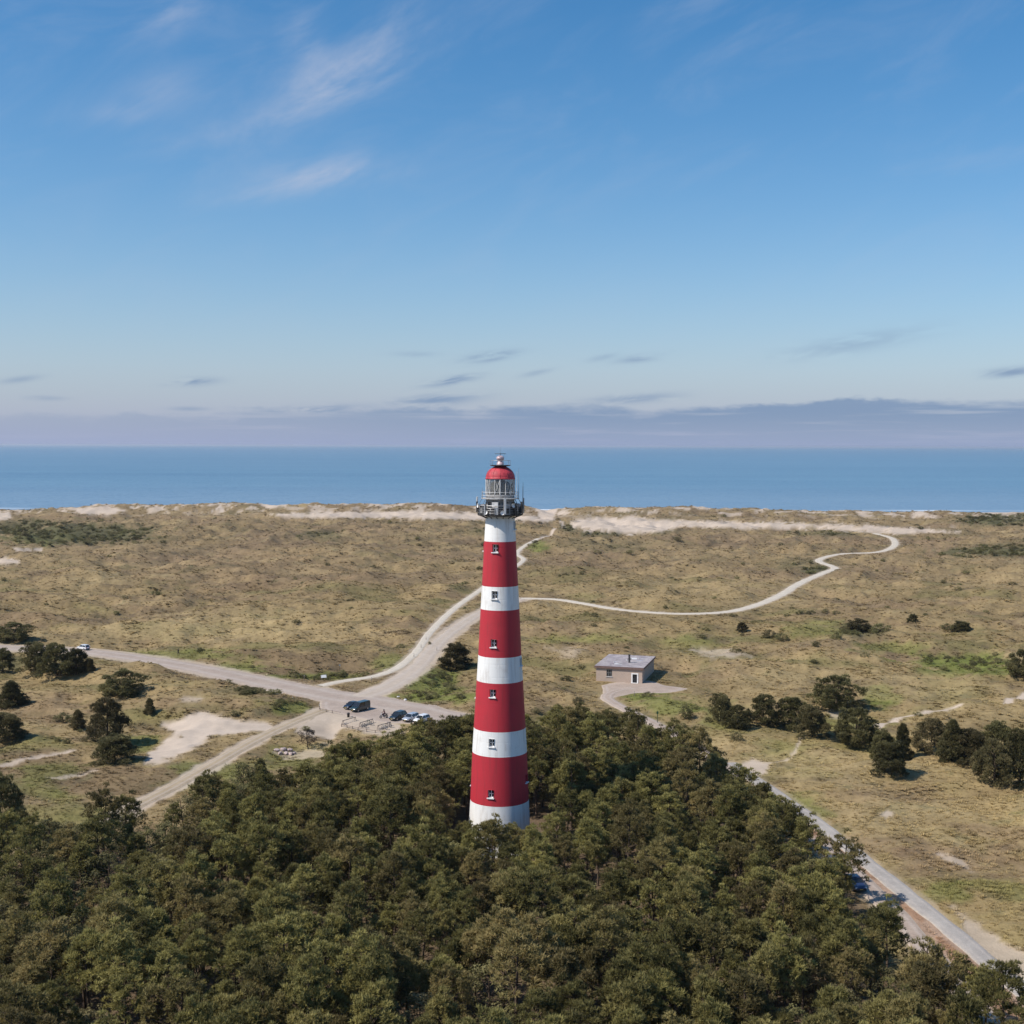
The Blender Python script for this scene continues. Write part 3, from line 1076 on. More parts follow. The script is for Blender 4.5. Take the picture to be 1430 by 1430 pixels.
def make_lighthouse():
    root = empty('lighthouse', (TOWER[0], TOWER[1], TZ), 0, 'tall red and white banded lighthouse rising above the pine wood', 'lighthouse')
    # band edges (rows on the front face) and radii
    sc = TOWER[1] / F
    rows = [(721, 20.2), (757, 22.2), (820, 25.4), (853, 27.2), (919, 30.4), (955, 32.6), (1023, 36.6), (1058, 38.6), (1127, 41.4), (1215, 45.5)]
    bands = []
    for py, hp in rows:
        r = hp * sc * 1.0
        z = z_of(py, r) - TZ
        bands.append((z, r))
    bands[-1] = (-0.6, bands[-1][1])

    def rad(z):
        zs = [b[0] for b in bands][::-1]; rs = [b[1] for b in bands][::-1]
        return float(np.interp(z, zs, rs))
    # windows: azimuth measured from the side facing the camera, positive to the right
    wins = []
    for py in (766, 831, 898, 967, 1035, 1105):
        wins.append((z_of(py, 2.5) - TZ, -17.0))
    for py in (735, 927, 1090):
        wins.append((z_of(py, 2.5) - TZ, 71.0))
    for py in (766, 975, 1100):
        wins.append((z_of(py, 2.5) - TZ, -106.0))
    for py in (800, 930, 1060):
        wins.append((z_of(py, 2.5) - TZ, 163.0))
    hw_, hh_ = 0.40, 0.56
    NS = 96

    def ang(a):                   # 0 = toward the camera (-Y), clockwise seen from the viewer -> +X
        return -math.pi / 2 + R(a)
    for i in range(len(bands) - 1):
        z1, r1 = bands[i]; z0, r0 = bands[i + 1]
        mine = [w for w in wins if z0 < w[0] < z1]
        zs = {round(z, 4) for z in np.linspace(z0, z1, max(int((z1 - z0) / 0.9), 3))}
        th = [2 * math.pi * k / NS for k in range(NS)]
        cut = []
        for (wz, wa) in mine:
            wz = min(max(wz, z0 + hh_ + 0.06), z1 - hh_ - 0.06)
            rr = rad(wz)
            da = hw_ / rr
            a = ang(wa) % (2 * math.pi)
            cut.append((wz - hh_, wz + hh_, a - da, a + da))
            zs |= {round(wz - hh_, 4), round(wz + hh_, 4)}
            th = [t for t in th if not (min(abs(t - a - q) for q in (0, 2 * math.pi, -2 * math.pi)) < da * 1.25)]
            th += [a - da, a - da / 3, a + da / 3, a + da]
        th = sorted(t % (2 * math.pi) for t in th)
        zs = sorted(zs)
        mb = MB()
        rings = [mb.ring([(rad(z) * math.cos(t), rad(z) * math.sin(t), z) for t in th]) for z in zs]
        n = len(th)
        for q in range(len(zs) - 1):
            zm = (zs[q] + zs[q + 1]) / 2
            for k in range(n):
                j = (k + 1) % n
                tm = (th[k] + (th[j] if j else th[j] + 2 * math.pi)) / 2
                if any(c[0] < zm < c[1] and c[2] < tm < c[3] for c in cut):
                    continue
                mb.f.append((rings[q][k], rings[q][j], rings[q + 1][j], rings[q + 1][k])); mb.m.append(0)
        nm = 'white_band' if i % 2 == 0 else 'red_band'
        band = mb.build(nm, M['white' if i % 2 == 0 else 'red'], root, True)
        # windows of this band
        for (wz, wa) in mine:
            wz = min(max(wz, z0 + hh_ + 0.06), z1 - hh_ - 0.06)
            rr = rad(wz)
            a = ang(wa)
            e = Vector((math.cos(a), math.sin(a), 0)); tt = Vector((-math.sin(a), math.cos(a), 0)); up = Vector((0, 0, 1))
            rot = Matrix((tt, -e, up)).transposed()      # local x = tangent, y = inward, z = up
            o = e * rr

            def P(x, y, z):
                return o + tt * x - e * y + up * (wz + z)
            mw = MB()
            q = hw_ + 0.004; hq = hh_ + 0.004
            outer = mw.ring([P(-q, -0.05, -hq), P(q, -0.05, -hq), P(q, -0.05, hq), P(-q, -0.05, hq)])
            inner = mw.ring([P(-q, 0.42, -hq), P(q, 0.42, -hq), P(q, 0.42, hq), P(-q, 0.42, hq)])
            mw.quad_strip(outer, inner)
            win = mw.build('window', M['white' if i % 2 == 0 else 'red'], root)
            mp = MB(); mp.box(P(0, 0.36, 0), (2 * q, 0.02, 2 * hq), rot); mp.build('pane', M['glass'], win)
            mf = MB()
            for x in (-hw_ + 0.05, 0, hw_ - 0.05):
                mf.box(P(x, 0.33, 0), (0.09, 0.06, 2 * hh_), rot)
            for z in (-hh_ + 0.05, 0.0, hh_ - 0.05):
                mf.box(P(0, 0.325, z), (2 * hw_, 0.05, 0.09), rot)
            mf.build('frame', M['wframe'], win)
            ms = MB(); ms.box(P(0, 0.06, -hh_ - 0.05), (2 * hw_ + 0.24, 0.52, 0.12), rot)
            ms.build('sill', M['wframe'], win)
    zt = bands[0][0]; rt = bands[0][1]
    # door at the foot, on the far side from the sun
    md = MB(); a = ang(35); e = Vector((math.cos(a), math.sin(a), 0)); tt = Vector((-math.sin(a), math.cos(a), 0))
    rot = Matrix((tt, -e, Vector((0, 0, 1)))).transposed()
    md.box(e * (rad(1.1) + 0.02) + Vector((0, 0, 1.1)), (1.1, 0.3, 2.3), rot)
    md.build('door', M['iron'], root)
    # gallery: brackets, deck, lower ring of equipment, railing
    GZ = zt + 0.05
    mg = MB(); mg.lathe([(rt - 0.05, GZ - 0.12), (rt + 0.25, GZ - 0.06), (3.14, GZ - 0.02), (3.18, GZ + 0.16), (rt - 0.05, GZ + 0.18)], 64)
    mg.build('gallery_deck', M['iron'], root, False)
    for k in range(16):
        a = 2 * math.pi * (k + 0.5) / 16
        mb = MB()
        e = Vector((math.cos(a), math.sin(a), 0))
        rot = Matrix.Rotation(a, 3, 'Z')
        mb.tube([e * (rt - 0.02) + Vector((0, 0, GZ - 0.42)), e * (rt + 0.4) + Vector((0, 0, GZ - 0.2)), e * 2.9 + Vector((0, 0, GZ - 0.03))], 0.05, 6)
        mb.build('bracket', M['iron'], root)
    # watch room drum between gallery and lantern deck
    mw = MB(); mw.lathe([(rt - 0.02, GZ + 0.18), (rt - 0.02, GZ + 2.35)], 48)
    mw.build('watch_room', M['watch'], root, True)
    for k in range(10):
        a = 2 * math.pi * (k + 0.2) / 10
        mb = MB(); mb.box((math.cos(a) * (rt + 0.01), math.sin(a) * (rt + 0.01), GZ + 1.3), (0.05, 0.62, 1.15), Matrix.Rotation(a, 3, 'Z'))
        mb.build('watch_window', M['glass'], root)
    NP = 28
    for k in range(NP):
        a = 2 * math.pi * k / NP
        mb = MB(); mb.tube([(3.1 * math.cos(a), 3.1 * math.sin(a), GZ + 0.1), (3.14 * math.cos(a), 3.14 * math.sin(a), GZ + 1.42)], 0.035, 6)
        mb.build('railing_post', M['steel' if k % 3 else 'iron'], root)
    for z, r_ in ((0.42, 0.02), (0.75, 0.02), (1.08, 0.02), (1.42, 0.04)):
        mb = MB(); mb.torus((0, 0, GZ + z), 3.13, r_, 64, 6); mb.build('rail', M['steel'], root)
    # guard panels fixed inside the railing, some dark, some pale
    for k in range(NP):
        if k % 7 in (3, 6):
            continue
        a = 2 * math.pi * (k + 0.5) / NP
        mb = MB(); mb.box((3.06 * math.cos(a), 3.06 * math.sin(a), GZ + 0.62 + 0.1 * (k % 3)), (0.03, 0.56, 0.8 + 0.16 * (k % 2)), Matrix.Rotation(a, 3, 'Z'))
        mb.build('guard_panel', M['iron' if (k * 5) % 4 else 'watch'], root)
    # upper lantern deck with its pale rail
    L0 = GZ + 2.3
    ml = MB(); ml.lathe([(rt - 0.05, L0 - 0.05), (2.62, L0), (2.66, L0 + 0.12), (1.7, L0 + 0.14)], 56)
    ml.build('lantern_deck', M['offwhite'], root)
    for k in range(20):
        a = 2 * math.pi * k / 20
        mb = MB(); mb.tube([(2.58 * math.cos(a), 2.58 * math.sin(a), L0 + 0.1), (2.58 * math.cos(a), 2.58 * math.sin(a), L0 + 0.95)], 0.025, 6)
        mb.build('lantern_rail_post', M['steel'], root)
    for z in (0.5, 0.95):
        mb = MB(); mb.torus((0, 0, L0 + z), 2.58, 0.026, 56, 6); mb.build('lantern_rail', M['wframe'], root)
    for k in range(14):
        a = 2 * math.pi * (k + 0.5) / 14
        mb = MB(); mb.tube([(2.6 * math.cos(a), 2.6 * math.sin(a), L0 + 0.02), (3.1 * math.cos(a), 3.1 * math.sin(a), GZ + 1.42)], 0.025, 5)
        mb.build('stay', M['iron'], root)
    # lantern: parapet, glazing bars, glass, lens
    LR = 1.98; LT = L0 + 2.75
    mp = MB(); mp.lathe([(LR, L0 + 0.12), (LR, L0 + 0.62), (LR - 0.1, L0 + 0.64)], 48); mp.build('parapet', M['watch'], root, False)
    mgl = MB(); mgl.lathe([(LR - 0.05, L0 + 0.62), (LR - 0.05, LT)], 48); mgl.build('lantern_glass', M['lglass'], root, True)
    for k in range(16):
        a = 2 * math.pi * k / 16
        da = 2 * math.pi / 16
        mb = MB(); mb.tube([(LR * math.cos(a), LR * math.sin(a), L0 + 0.6), (LR * math.cos(a), LR * math.sin(a), LT)], 0.05 if k % 4 else 0.09, 6)
        mb.build('glazing_bar', M['offwhite'], root)
        mb = MB(); s = 1 if k % 2 else -1
        mb.tube([((LR) * math.cos(a + s * da * q), (LR) * math.sin(a + s * da * q), L0 + 0.6 + (LT - L0 - 0.6) * q) for q in np.linspace(0, 1, 5)], 0.03, 5)
        mb.build('diagonal_bar', M['offwhite'], root)
    me_ = MB(); me_.lathe([(0.25, L0 + 0.2), (0.75, L0 + 0.7), (1.0, L0 + 1.2), (1.05, L0 + 1.7), (0.9, L0 + 2.2), (0.4, L0 + 2.6)], 24, cap0=True, cap1=True)
    me_.build('lens', M['lens'], root)
    # dome
    md = MB()
    prof = [(LR - 0.2, LT - 0.02), (LR + 0.10, LT), (LR + 0.12, LT + 0.14), (LR + 0.02, LT + 0.2)]
    DH = 1.62
    for q in np.linspace(0, 1, 12)[1:]:
        a = q * R(72)
        prof.append(((LR + 0.02) * math.cos(a), LT + 0.2 + DH * math.sin(a)))
    md.lathe(prof, 48, cap1=True)
    dome = md.build('dome', M['reddome'], root, True)
    for k in range(12):
        a = 2 * math.pi * k / 12
        mb = MB()
        mb.tube([((LR + 0.03) * math.cos(b) * math.cos(a), (LR + 0.03) * math.cos(b) * math.sin(a), LT + 0.2 + DH * math.sin(b) + 0.01) for b in np.linspace(0, R(70), 7)], 0.03, 5)
        mb.build('dome_rib', M['reddome'], dome)
    DZ = LT + 0.2 + DH * math.sin(R(72))
    # top platform, ventilator, aerial ring
    mt = MB(); mt.lathe([(0.6, DZ - 0.05), (1.42, DZ + 0.12), (1.45, DZ + 0.22), (0.5, DZ + 0.24)], 36); mt.build('top_platform', M['iron'], root)
    mv = MB(); mv.lathe([(0.52, DZ + 0.2), (0.5, DZ + 0.55), (0.34, DZ + 0.62), (0.32, DZ + 0.85), (0.48, DZ + 0.95), (0.56, DZ + 1.2), (0.45, DZ + 1.42), (0.12, DZ + 1.55)], 24, cap1=True)
    mv.build('ventilator', plain('faded_pink_metal', (0.55, 0.40, 0.40), 0.4, 0.1), root, True)
    for k in range(10):
        a = 2 * math.pi * k / 10
        mb = MB(); mb.tube([(1.4 * math.cos(a), 1.4 * math.sin(a), DZ + 0.2), (1.4 * math.cos(a), 1.4 * math.sin(a), DZ + 0.85)], 0.025, 5); mb.build('top_rail_post', M['steel'], root)
    mb = MB(); mb.torus((0, 0, DZ + 0.85), 1.4, 0.025, 36, 5); mb.build('top_rail', M['steel'], root)
    mb = MB(); mb.tube([(0, 0, DZ + 1.5), (0, 0, DZ + 1.85)], 0.04, 6); mb.torus((0, 0, DZ + 1.78), 0.75, 0.035, 28, 5)
    for k in range(4):
        a = math.pi / 4 + k * math.pi / 2
        mb.tube([(0, 0, DZ + 1.78), (0.75 * math.cos(a), 0.75 * math.sin(a), DZ + 1.78)], 0.025, 5)
    mb.build('aerial_ring', M['iron'], root)
    mb = MB(); mb.tube([(0, 0, DZ + 1.8), (0, 0, DZ + 2.7)], [0.025, 0.012], 5); mb.build('lightning_rod', M['steel'], root)
    # aerial panels and cabinets round the gallery
    for a, z, h, w, mat in ((-96, 1.9, 2.0, 0.28, 'offwhite'), (-84, 1.5, 1.5, 0.25, 'iron'), (12, 1.75, 2.2, 0.3, 'offwhite'), (92, 1.7, 2.1, 0.26, 'steel'), (64, 1.5, 1.6, 0.26, 'iron'),
                            (-40, 1.2, 1.5, 0.22, 'steel'), (150, 1.8, 2.0, 0.26, 'offwhite'), (-150, 1.6, 1.8, 0.26, 'steel'), (40, 1.3, 1.7, 0.25, 'iron')):
        t_ = ang(a)
        mb = MB(); mb.box((3.3 * math.cos(t_), 3.3 * math.sin(t_), GZ + z - 0.35), (0.14, w, h), Matrix.Rotation(t_, 3, 'Z'))
        mb.tube([(3.16 * math.cos(t_), 3.16 * math.sin(t_), GZ + 0.1), (3.16 * math.cos(t_), 3.16 * math.sin(t_), GZ + z + h / 2 - 0.3)], 0.035, 6)
        mb.build('aerial_panel', M[mat], root)
    for a, w, h, mat in ((-14, 0.85, 1.7, 'offwhite'), (-30, 0.5, 0.9, 'wframe'), (22, 0.7, 1.5, 'steel'), (-62, 0.6, 1.2, 'iron'), (52, 0.7, 1.3, 'iron'), (75, 0.5, 1.0, 'offwhite'), (120, 0.8, 1.4, 'steel'), (-120, 0.7, 1.2, 'offwhite')):
        t_ = ang(a)
        mb = MB(); mb.box((2.72 * math.cos(t_), 2.72 * math.sin(t_), GZ + 0.2 + h / 2), (0.45, w, h), Matrix.Rotation(t_, 3, 'Z'))
        mb.build('cabinet', M[mat], root)
    for a, z in ((-36, 0.55), (6, 0.5), (34, 1.5), (-70, 1.4)):
        t_ = ang(a)
        e = Vector((math.cos(t_), math.sin(t_), 0))
        mb = MB()
        rot = e.to_track_quat('Z', 'Y').to_matrix()
        prof = [(0.02, 0.0), (0.2, 0.03), (0.3, 0.1), (0.31, 0.16)]
        rings = [mb.ring([e * (3.2) + Vector((0, 0, GZ + z)) + rot @ Vector((r_ * math.cos(b), r_ * math.sin(b), zz)) for b in [2 * math.pi * q / 16 for q in range(16)]]) for r_, zz in prof]
        for A, B in zip(rings[:-1], rings[1:]):
            mb.quad_strip(A, B)
        mb.build('dish_aerial', M['wframe'], root, True)
    # whip aerials on the right
    for a, r_, z0_, z1_, mat in ((72, 2.7, L0, L0 + 4.3, 'steel'), (84, 3.2, GZ + 1.0, GZ + 4.6, 'iron'), (60, 2.65, L0, L0 + 3.9, 'offwhite'), (-70, 2.62, L0, L0 + 1.6, 'steel'), (100, 3.2, GZ + 1, GZ + 4.0, 'steel')):
        t_ = ang(a)
        mb = MB(); mb.tube([(r_ * math.cos(t_), r_ * math.sin(t_), z0_), (r_ * math.cos(t_), r_ * math.sin(t_), z1_)], [0.05, 0.02], 6)
        mb.build('whip_aerial', M[mat], root)
    # base plinth
    mb = MB(); mb.lathe([(bands[-1][1] + 0.55, -0.6), (bands[-1][1] + 0.55, 0.35), (bands[-1][1] - 0.1, 0.42)], 48)
    mb.build('plinth', M['offwhite'], root)


make_lighthouse()


# ------------------------------------------------------------------ the small brick building
def make_building():
    a = math.atan2(BU[1], BU[0])
    o = B0
    root = empty('brick_building', (o[0], o[1], B_Z), a, 'low flat-roofed brick building with white-framed door standing in the dunes', 'building')
    w, d, h = BW, BD, 3.45
    T = 0.3
    mb = MB()
    # front wall with openings, built from slabs
    dx0, dx1, dh = w - 2.35, w - 1.25, 2.15
    wx0, wx1, wz0, wz1 = 2.55, 3.95, 1.25, 3.05

    def slab(x0, x1, z0, z1):
        mb.box(((x0 + x1) / 2, T / 2, (z0 + z1) / 2), (x1 - x0, T, z1 - z0))
    slab(0, wx0, -0.6, h); slab(wx0, wx1, -0.6, wz0); slab(wx0, wx1, wz1, h); slab(wx1, dx0, -0.6, h); slab(dx0, dx1, dh, h); slab(dx1, w, -0.6, h); slab(dx0, dx1, -0.6, 0.02)
    mb.box((w / 2, d - T / 2, h / 2 - 0.3), (w, T, h + 0.6))
    mb.box((T / 2, d / 2, h / 2 - 0.3), (T, d - 2 * T - 0.004, h + 0.6))
    mb.box((w - T / 2, d / 2, h / 2 - 0.3), (T, d - 2 * T - 0.004, h + 0.6))
    mb.build('wall', M['brick'], root)
    mr = MB()
    mr.box((w / 2, d / 2, h + 0.30), (w + 0.7, d + 0.7, 0.12)); roof = mr.build('roof', M['roof'], root)
    mf = MB()
    mf.box((w / 2, -0.33, h + 0.10), (w + 0.72, 0.08, 0.52)); mf.box((w / 2, d + 0.33, h + 0.10), (w + 0.72, 0.08, 0.52))
    mf.box((-0.33, d / 2, h + 0.10), (0.08, d + 0.58, 0.515)); mf.box((w + 0.33, d / 2, h + 0.10), (0.08, d + 0.58, 0.515))
    mf.build('fascia', plain('brown_fascia', (0.16, 0.10, 0.085), 0.7), roof)
    mc = MB(); cx, cy = w * 0.62, d * 0.36
    mc.box((cx, cy, h + 1.3), (0.42, 0.42, 1.95)); mc.box((cx, cy, h + 2.33), (0.56, 0.56, 0.12)); mc.build('chimney', M['iron'], roof)
    for q in range(3):
        mv = MB(); mv.tube([(w * (0.3 + 0.22 * q), d * (0.3 + 0.2 * q), h + 0.3), (w * (0.3 + 0.22 * q), d * (0.3 + 0.2 * q), h + 0.75)], 0.1, 10); mv.build('vent_pipe', M['offwhite'], roof)
    random.seed(5)
    for q in range(9):
        mv = MB(); mv.box((random.uniform(0.6, w - 0.6), random.uniform(0.8, d - 0.8), h + 0.372), (random.uniform(0.8, 2.0), random.uniform(0.7, 2.2), 0.02), Matrix.Rotation(random.uniform(-.3, .3), 3, 'Z'))
        mv.build('roof_patch', random.choice([M['offwhite'], M['roof'], plain('lead_sheet', (0.36, 0.33, 0.34), 0.5), plain('felt_patch', (0.2, 0.17, 0.16), 0.8)]), roof)
    door = MB(); door.box(((dx0 + dx1) / 2, 0.16, dh / 2 + 0.01), (dx1 - dx0 - 0.02, 0.06, dh - 0.03)); door = door.build('door', M['black'], root)
    fr = MB()
    for x in (dx0 - 0.15, dx1 + 0.15):
        fr.box((x, -0.03, dh / 2 + 0.08), (0.30, 0.1, dh + 0.36))
    fr.box(((dx0 + dx1) / 2, -0.03, dh + 0.11), (dx1 - dx0, 0.096, 0.26)); fr.build('frame', M['wframe'], door)
    hd = MB(); hd.tube([(dx0 + 0.12, 0.08, 1.0), (dx0 + 0.28, 0.08, 1.0)], 0.025, 6); hd.build('handle', M['steel'], door)
    wn = MB(); wn.box(((wx0 + wx1) / 2, 0.2, (wz0 + wz1) / 2), (wx1 - wx0, 0.03, wz1 - wz0)); wn = wn.build('window', M['glass'], root)
    bars = MB()
    for q in range(4):
        bars.box((wx0 + 0.1 + q * (wx1 - wx0 - 0.2) / 3, 0.1, (wz0 + wz1) / 2), (0.07, 0.06, wz1 - wz0 - 0.01))
    for z in (wz0 + 0.05, (wz0 + wz1) / 2, wz1 - 0.05):
        bars.box(((wx0 + wx1) / 2, 0.11, z), (wx1 - wx0 - 0.01, 0.05, 0.08))
    bars.build('frame', M['steel'], wn)
    si = MB(); si.box(((wx0 + wx1) / 2, -0.03, wz0 - 0.06), (wx1 - wx0 + 0.2, 0.22, 0.1)); si.build('sill', M['offwhite'], wn)
    st = MB(); st.box(((dx0 + dx1) / 2, -0.3, 0.02), (1.7, 0.6, 0.16)); st.build('doorstep', M['offwhite'], root)


make_building()


# ------------------------------------------------------------------ trees
def tri_mesh(name, tris, tint, mat):
    """tris: (n,3,3) float array; tint: (n,) per-triangle value"""
    n = len(tris)
    me = bpy.data.meshes.new(name)
    me.vertices.add(n * 3); me.vertices.foreach_set('co', tris.astype(np.float32).ravel())
    me.loops.add(n * 3); me.loops.foreach_set('vertex_index', np.arange(n * 3, dtype=np.int32))
    me.polygons.add(n); me.polygons.foreach_set('loop_start', (np.arange(n) * 3).astype(np.int32))
    a = me.attributes.new('tint', 'FLOAT', 'FACE')
    a.data.foreach_set('value', np.clip(tint, 0, 1).astype(np.float32))
    me.materials.append(mat)
    me.update()
    return me


def unit(v):
    return v / (np.linalg.norm(v, axis=-1, keepdims=True) + 1e-9)


def make_clumps(rng, R_, z0, z1, n, shape):
    """centres and radii of foliage clumps on a crown"""
    out = []
    for i in range(n):
        t = (i + rng.random()) / n
        if shape == 'dome':
            t = t ** 0.8
            r = R_ * math.sqrt(max(0.0, 1 - (0.12 + 0.86 * t) ** 2.4)) * (0.45 + 0.6 * rng.random() ** 0.6)
        elif shape == 'cone':
            r = R_ * (1 - t) ** 0.8 * (0.6 + 0.5 * rng.random()) + 0.05
        else:
            r = R_ * math.sqrt(max(0.0, 1 - (2 * t - 0.9) ** 2 * 0.8)) * (0.35 + 0.7 * rng.random() ** 0.6) * (1 if t < .9 else .6)
        a = i * 2.39996 + rng.normal() * 0.5
        out.append((r * math.cos(a), r * math.sin(a), z0 + (z1 - z0) * t + rng.normal() * 0.15))
    return np.array(out)


def needle_crown(name, seed, R_, z0, z1, nclump, ntuft, shape, mat, cr=(0.42, 0.78), blade=0.3, bw=0.075, nb=6, dead=0.06, lobe=0.15):
    rng = np.random.default_rng(seed)
    # lopsided outline
    lob = rng.random(3) * 6.28
    C = make_clumps(rng, R_, z0, z1, nclump, shape)
    C[:, 2] += rng.normal(size=len(C)) * 0.12 * R_ * (C[:, 2] > z0 + 0.3 * (z1 - z0))
    az = np.arctan2(C[:, 1], C[:, 0])
    k = 1 + lobe * (np.sin(2 * az + lob[0]) + 0.75 * np.sin(3 * az + lob[1] + C[:, 2] * 0.9) + 0.6 * np.sin(5 * az + lob[2] - C[:, 2] * 1.7))
    C[:, :2] *= k[:, None]
    T = []; tint = []
    for c in C:
        r = rng.uniform(*cr)
        n = int(ntuft * (r / 0.6) ** 2)
        d = unit(rng.normal(size=(n, 3)) + np.array([0, 0, 0.55]))
        p = c + d * np.array([r, r, r * 0.62]) * (0.35 + 0.65 * rng.random((n, 1)) ** 0.4)
        out = unit(p - np.array([0, 0, z0 + (z1 - z0) * 0.25]))
        g = unit(d * 0.7 + out * 0.5 + np.array([0, 0, 0.55]) + rng.normal(size=(n, 3)) * 0.35)
        ct = np.clip(0.5 + 0.26 * rng.normal(), 0, 1)
        isdead = rng.random() < dead
        for b in range(nb):
            dirb = unit(g + rng.normal(size=(n, 3)) * 0.55)
            side = unit(np.cross(dirb, np.array([0, 0, 1.0]) + out * 0.5 + rng.normal(size=(n, 3)) * 0.45))
            L = blade * rng.uniform(0.55, 1.2, (n, 1)) * np.where(rng.random((n, 1)) < 0.06, 1.5, 1.0); w = bw * rng.uniform(0.7, 1.3, (n, 1))
            a = p - side * w * 0.5; bq = p + side * w * 0.5; q = p + dirb * L
            T.append(np.stack([a, bq, q], 1))
            tint.append(np.clip(ct + 0.16 * rng.normal(size=n) + 0.18 * (d[:, 2]), 0, 1) if not isdead else np.clip(0.95 + 0.05 * rng.normal(size=n), 0, 1))  # random tuft tone, plus upward tufts painted paler as if lit
    return tri_mesh(name, np.concatenate(T), np.concatenate(tint), mat), C


def leaf_crown(name, seed, R_, z0, z1, nclump, nleaf, mat, cr=(0.4, 0.8), size=0.17):
    rng = np.random.default_rng(seed)
    C = make_clumps(rng, R_, z0, z1, nclump, 'round')
    lob = rng.random(3) * 6.28
    az = np.arctan2(C[:, 1], C[:, 0])
    C[:, :2] *= (1 + 0.15 * np.sin(2 * az + lob[0]) + 0.12 * np.sin(3 * az + lob[1]))[:, None]
    T = []; tint = []
    for c in C:
        r = rng.uniform(*cr); n = int(nleaf * (r / 0.6) ** 2)
        d = unit(rng.normal(size=(n, 3)) + np.array([0, 0, 0.35]))
        p = c + d * np.array([r, r, r * 0.7]) * (0.3 + 0.7 * rng.random((n, 1)) ** 0.45)
        nrm = unit(d * 0.7 + rng.normal(size=(n, 3)) * 0.5 + np.array([0, 0, 0.7]))
        u = unit(np.cross(nrm, rng.normal(size=(n, 3)))); v = np.cross(nrm, u)
        s = size * rng.uniform(0.6, 1.3, (n, 1))
        ct = np.clip(0.5 + 0.2 * rng.normal(), 0, 1)
        tv = np.clip(ct + 0.18 * rng.normal(size=n) + 0.12 * d[:, 2], 0, 1)  # random leaf tone; leaves on clump tops painted lighter as if sunlit
        T.append(np.stack([p - u * s * 0.6, p + v * s * 0.38, p + u * s * 0.6], 1)); tint.append(tv)
        T.append(np.stack([p - u * s * 0.6, p + u * s * 0.6, p - v * s * 0.38], 1)); tint.append(tv)
    return tri_mesh(name, np.concatenate(T), np.concatenate(tint), mat), C


def trunk_mesh(name, seed, H, r0, C, nlimb=16, lean=0.35, limb0=0.35):
    rng = np.random.default_rng(seed + 500)
    mb = MB()
    bx, by = rng.normal() * lean, rng.normal() * lean

    def ax(z):
        t = z / H
        return Vector((bx * t * t + 0.12 * math.sin(t * 4 + seed), by * t * t + 0.10 * math.sin(t * 5 + seed * 2), z))
    zs = np.linspace(-0.5, H, 8)
    mb.tube([ax(z) for z in zs], [r0 * (1.25 if z < 0 else 1) * (1 - 0.85 * max(z, 0) / H) + 0.015 for z in zs], 7)
    sel = rng.permutation(len(C))[:nlimb]
    for i in sel:
        c = Vector(C[i])
        zb = min(max(c.z - 0.35 * math.hypot(c.x, c.y) - 0.2, H * limb0 * 0.5), H * 0.95)
        a = ax(zb)
        m = (a + c) / 2 + Vector((0, 0, -0.12 + 0.3 * rng.random()))
        rr = max(0.035, r0 * 0.38 * (1 - zb / H * 0.6))
        mb.tube([a, m, c], [rr, rr * 0.65, rr * 0.25], 5, cap=False)
    me = mb.mesh(name, M['bark'], True)
    return me


class Proto:
    pass


PINES = []
for i in range(8):
    Hh = [9.4, 8.6, 10.2, 9.0, 8.2, 9.8, 9.2, 8.8][i]
    Rr = [2.35, 2.1, 2.5, 2.6, 2.0, 2.2, 2.45, 1.9][i]
    p = Proto(); p.h = Hh; p.r = Rr
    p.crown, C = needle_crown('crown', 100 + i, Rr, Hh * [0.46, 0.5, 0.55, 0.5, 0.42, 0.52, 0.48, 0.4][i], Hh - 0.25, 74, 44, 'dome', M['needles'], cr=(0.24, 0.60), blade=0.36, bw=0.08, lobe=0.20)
    p.trunk = trunk_mesh('trunk', 100 + i, Hh - 0.4, 0.17, C, 20)
    PINES.append(p)
BROAD = []
for i in range(4):
    Hh = [6.4, 5.8, 7.0, 5.4][i]; Rr = [2.6, 2.4, 2.7, 2.2][i]
    p = Proto(); p.h = Hh; p.r = Rr
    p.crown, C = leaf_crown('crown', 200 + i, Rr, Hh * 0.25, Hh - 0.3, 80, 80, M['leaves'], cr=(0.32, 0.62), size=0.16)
    p.trunk = trunk_mesh('trunk', 200 + i, Hh - 0.6, 0.13, C, 22, 0.2, 0.2)
    BROAD.append(p)
# solitary dune pines: foliage down to the ground, darker
SOLO = []
for i in range(5):
    Hh = 5.0; Rr = [2.5, 2.2, 2.9, 2.0, 2.6][i]
    p = Proto(); p.h = Hh; p.r = Rr
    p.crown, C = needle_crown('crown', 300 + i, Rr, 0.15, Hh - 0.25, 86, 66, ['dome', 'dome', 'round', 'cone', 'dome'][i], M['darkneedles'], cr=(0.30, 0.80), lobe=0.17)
    p.trunk = trunk_mesh('trunk', 300 + i, Hh - 0.6, 0.15, C, 20, 0.25, 0.05)
    SOLO.append(p)
BUSH = []
for i in range(3):
    Hh = 2.2; Rr = [1.6, 1.9, 1.4][i]
    p = Proto(); p.h = Hh; p.r = Rr
    p.crown, C = leaf_crown('crown', 400 + i, Rr, 0.1, Hh - 0.3, 42, 110, M['leaves'], cr=(0.3, 0.55), size=0.14)
    p.trunk = trunk_mesh('stem', 400 + i, Hh - 0.5, 0.06, C, 16, 0.15, 0.0)
    BUSH.append(p)
RED = Proto(); RED.h = 3.6; RED.r = 1.9
RED.crown, C = leaf_crown('crown', 450, 1.9, 0.9, 3.4, 34, 75, M['redtwig'], cr=(0.3, 0.55), size=0.16)
RED.trunk = trunk_mesh('trunk', 450, 3.0, 0.09, C, 20, 0.15, 0.2)


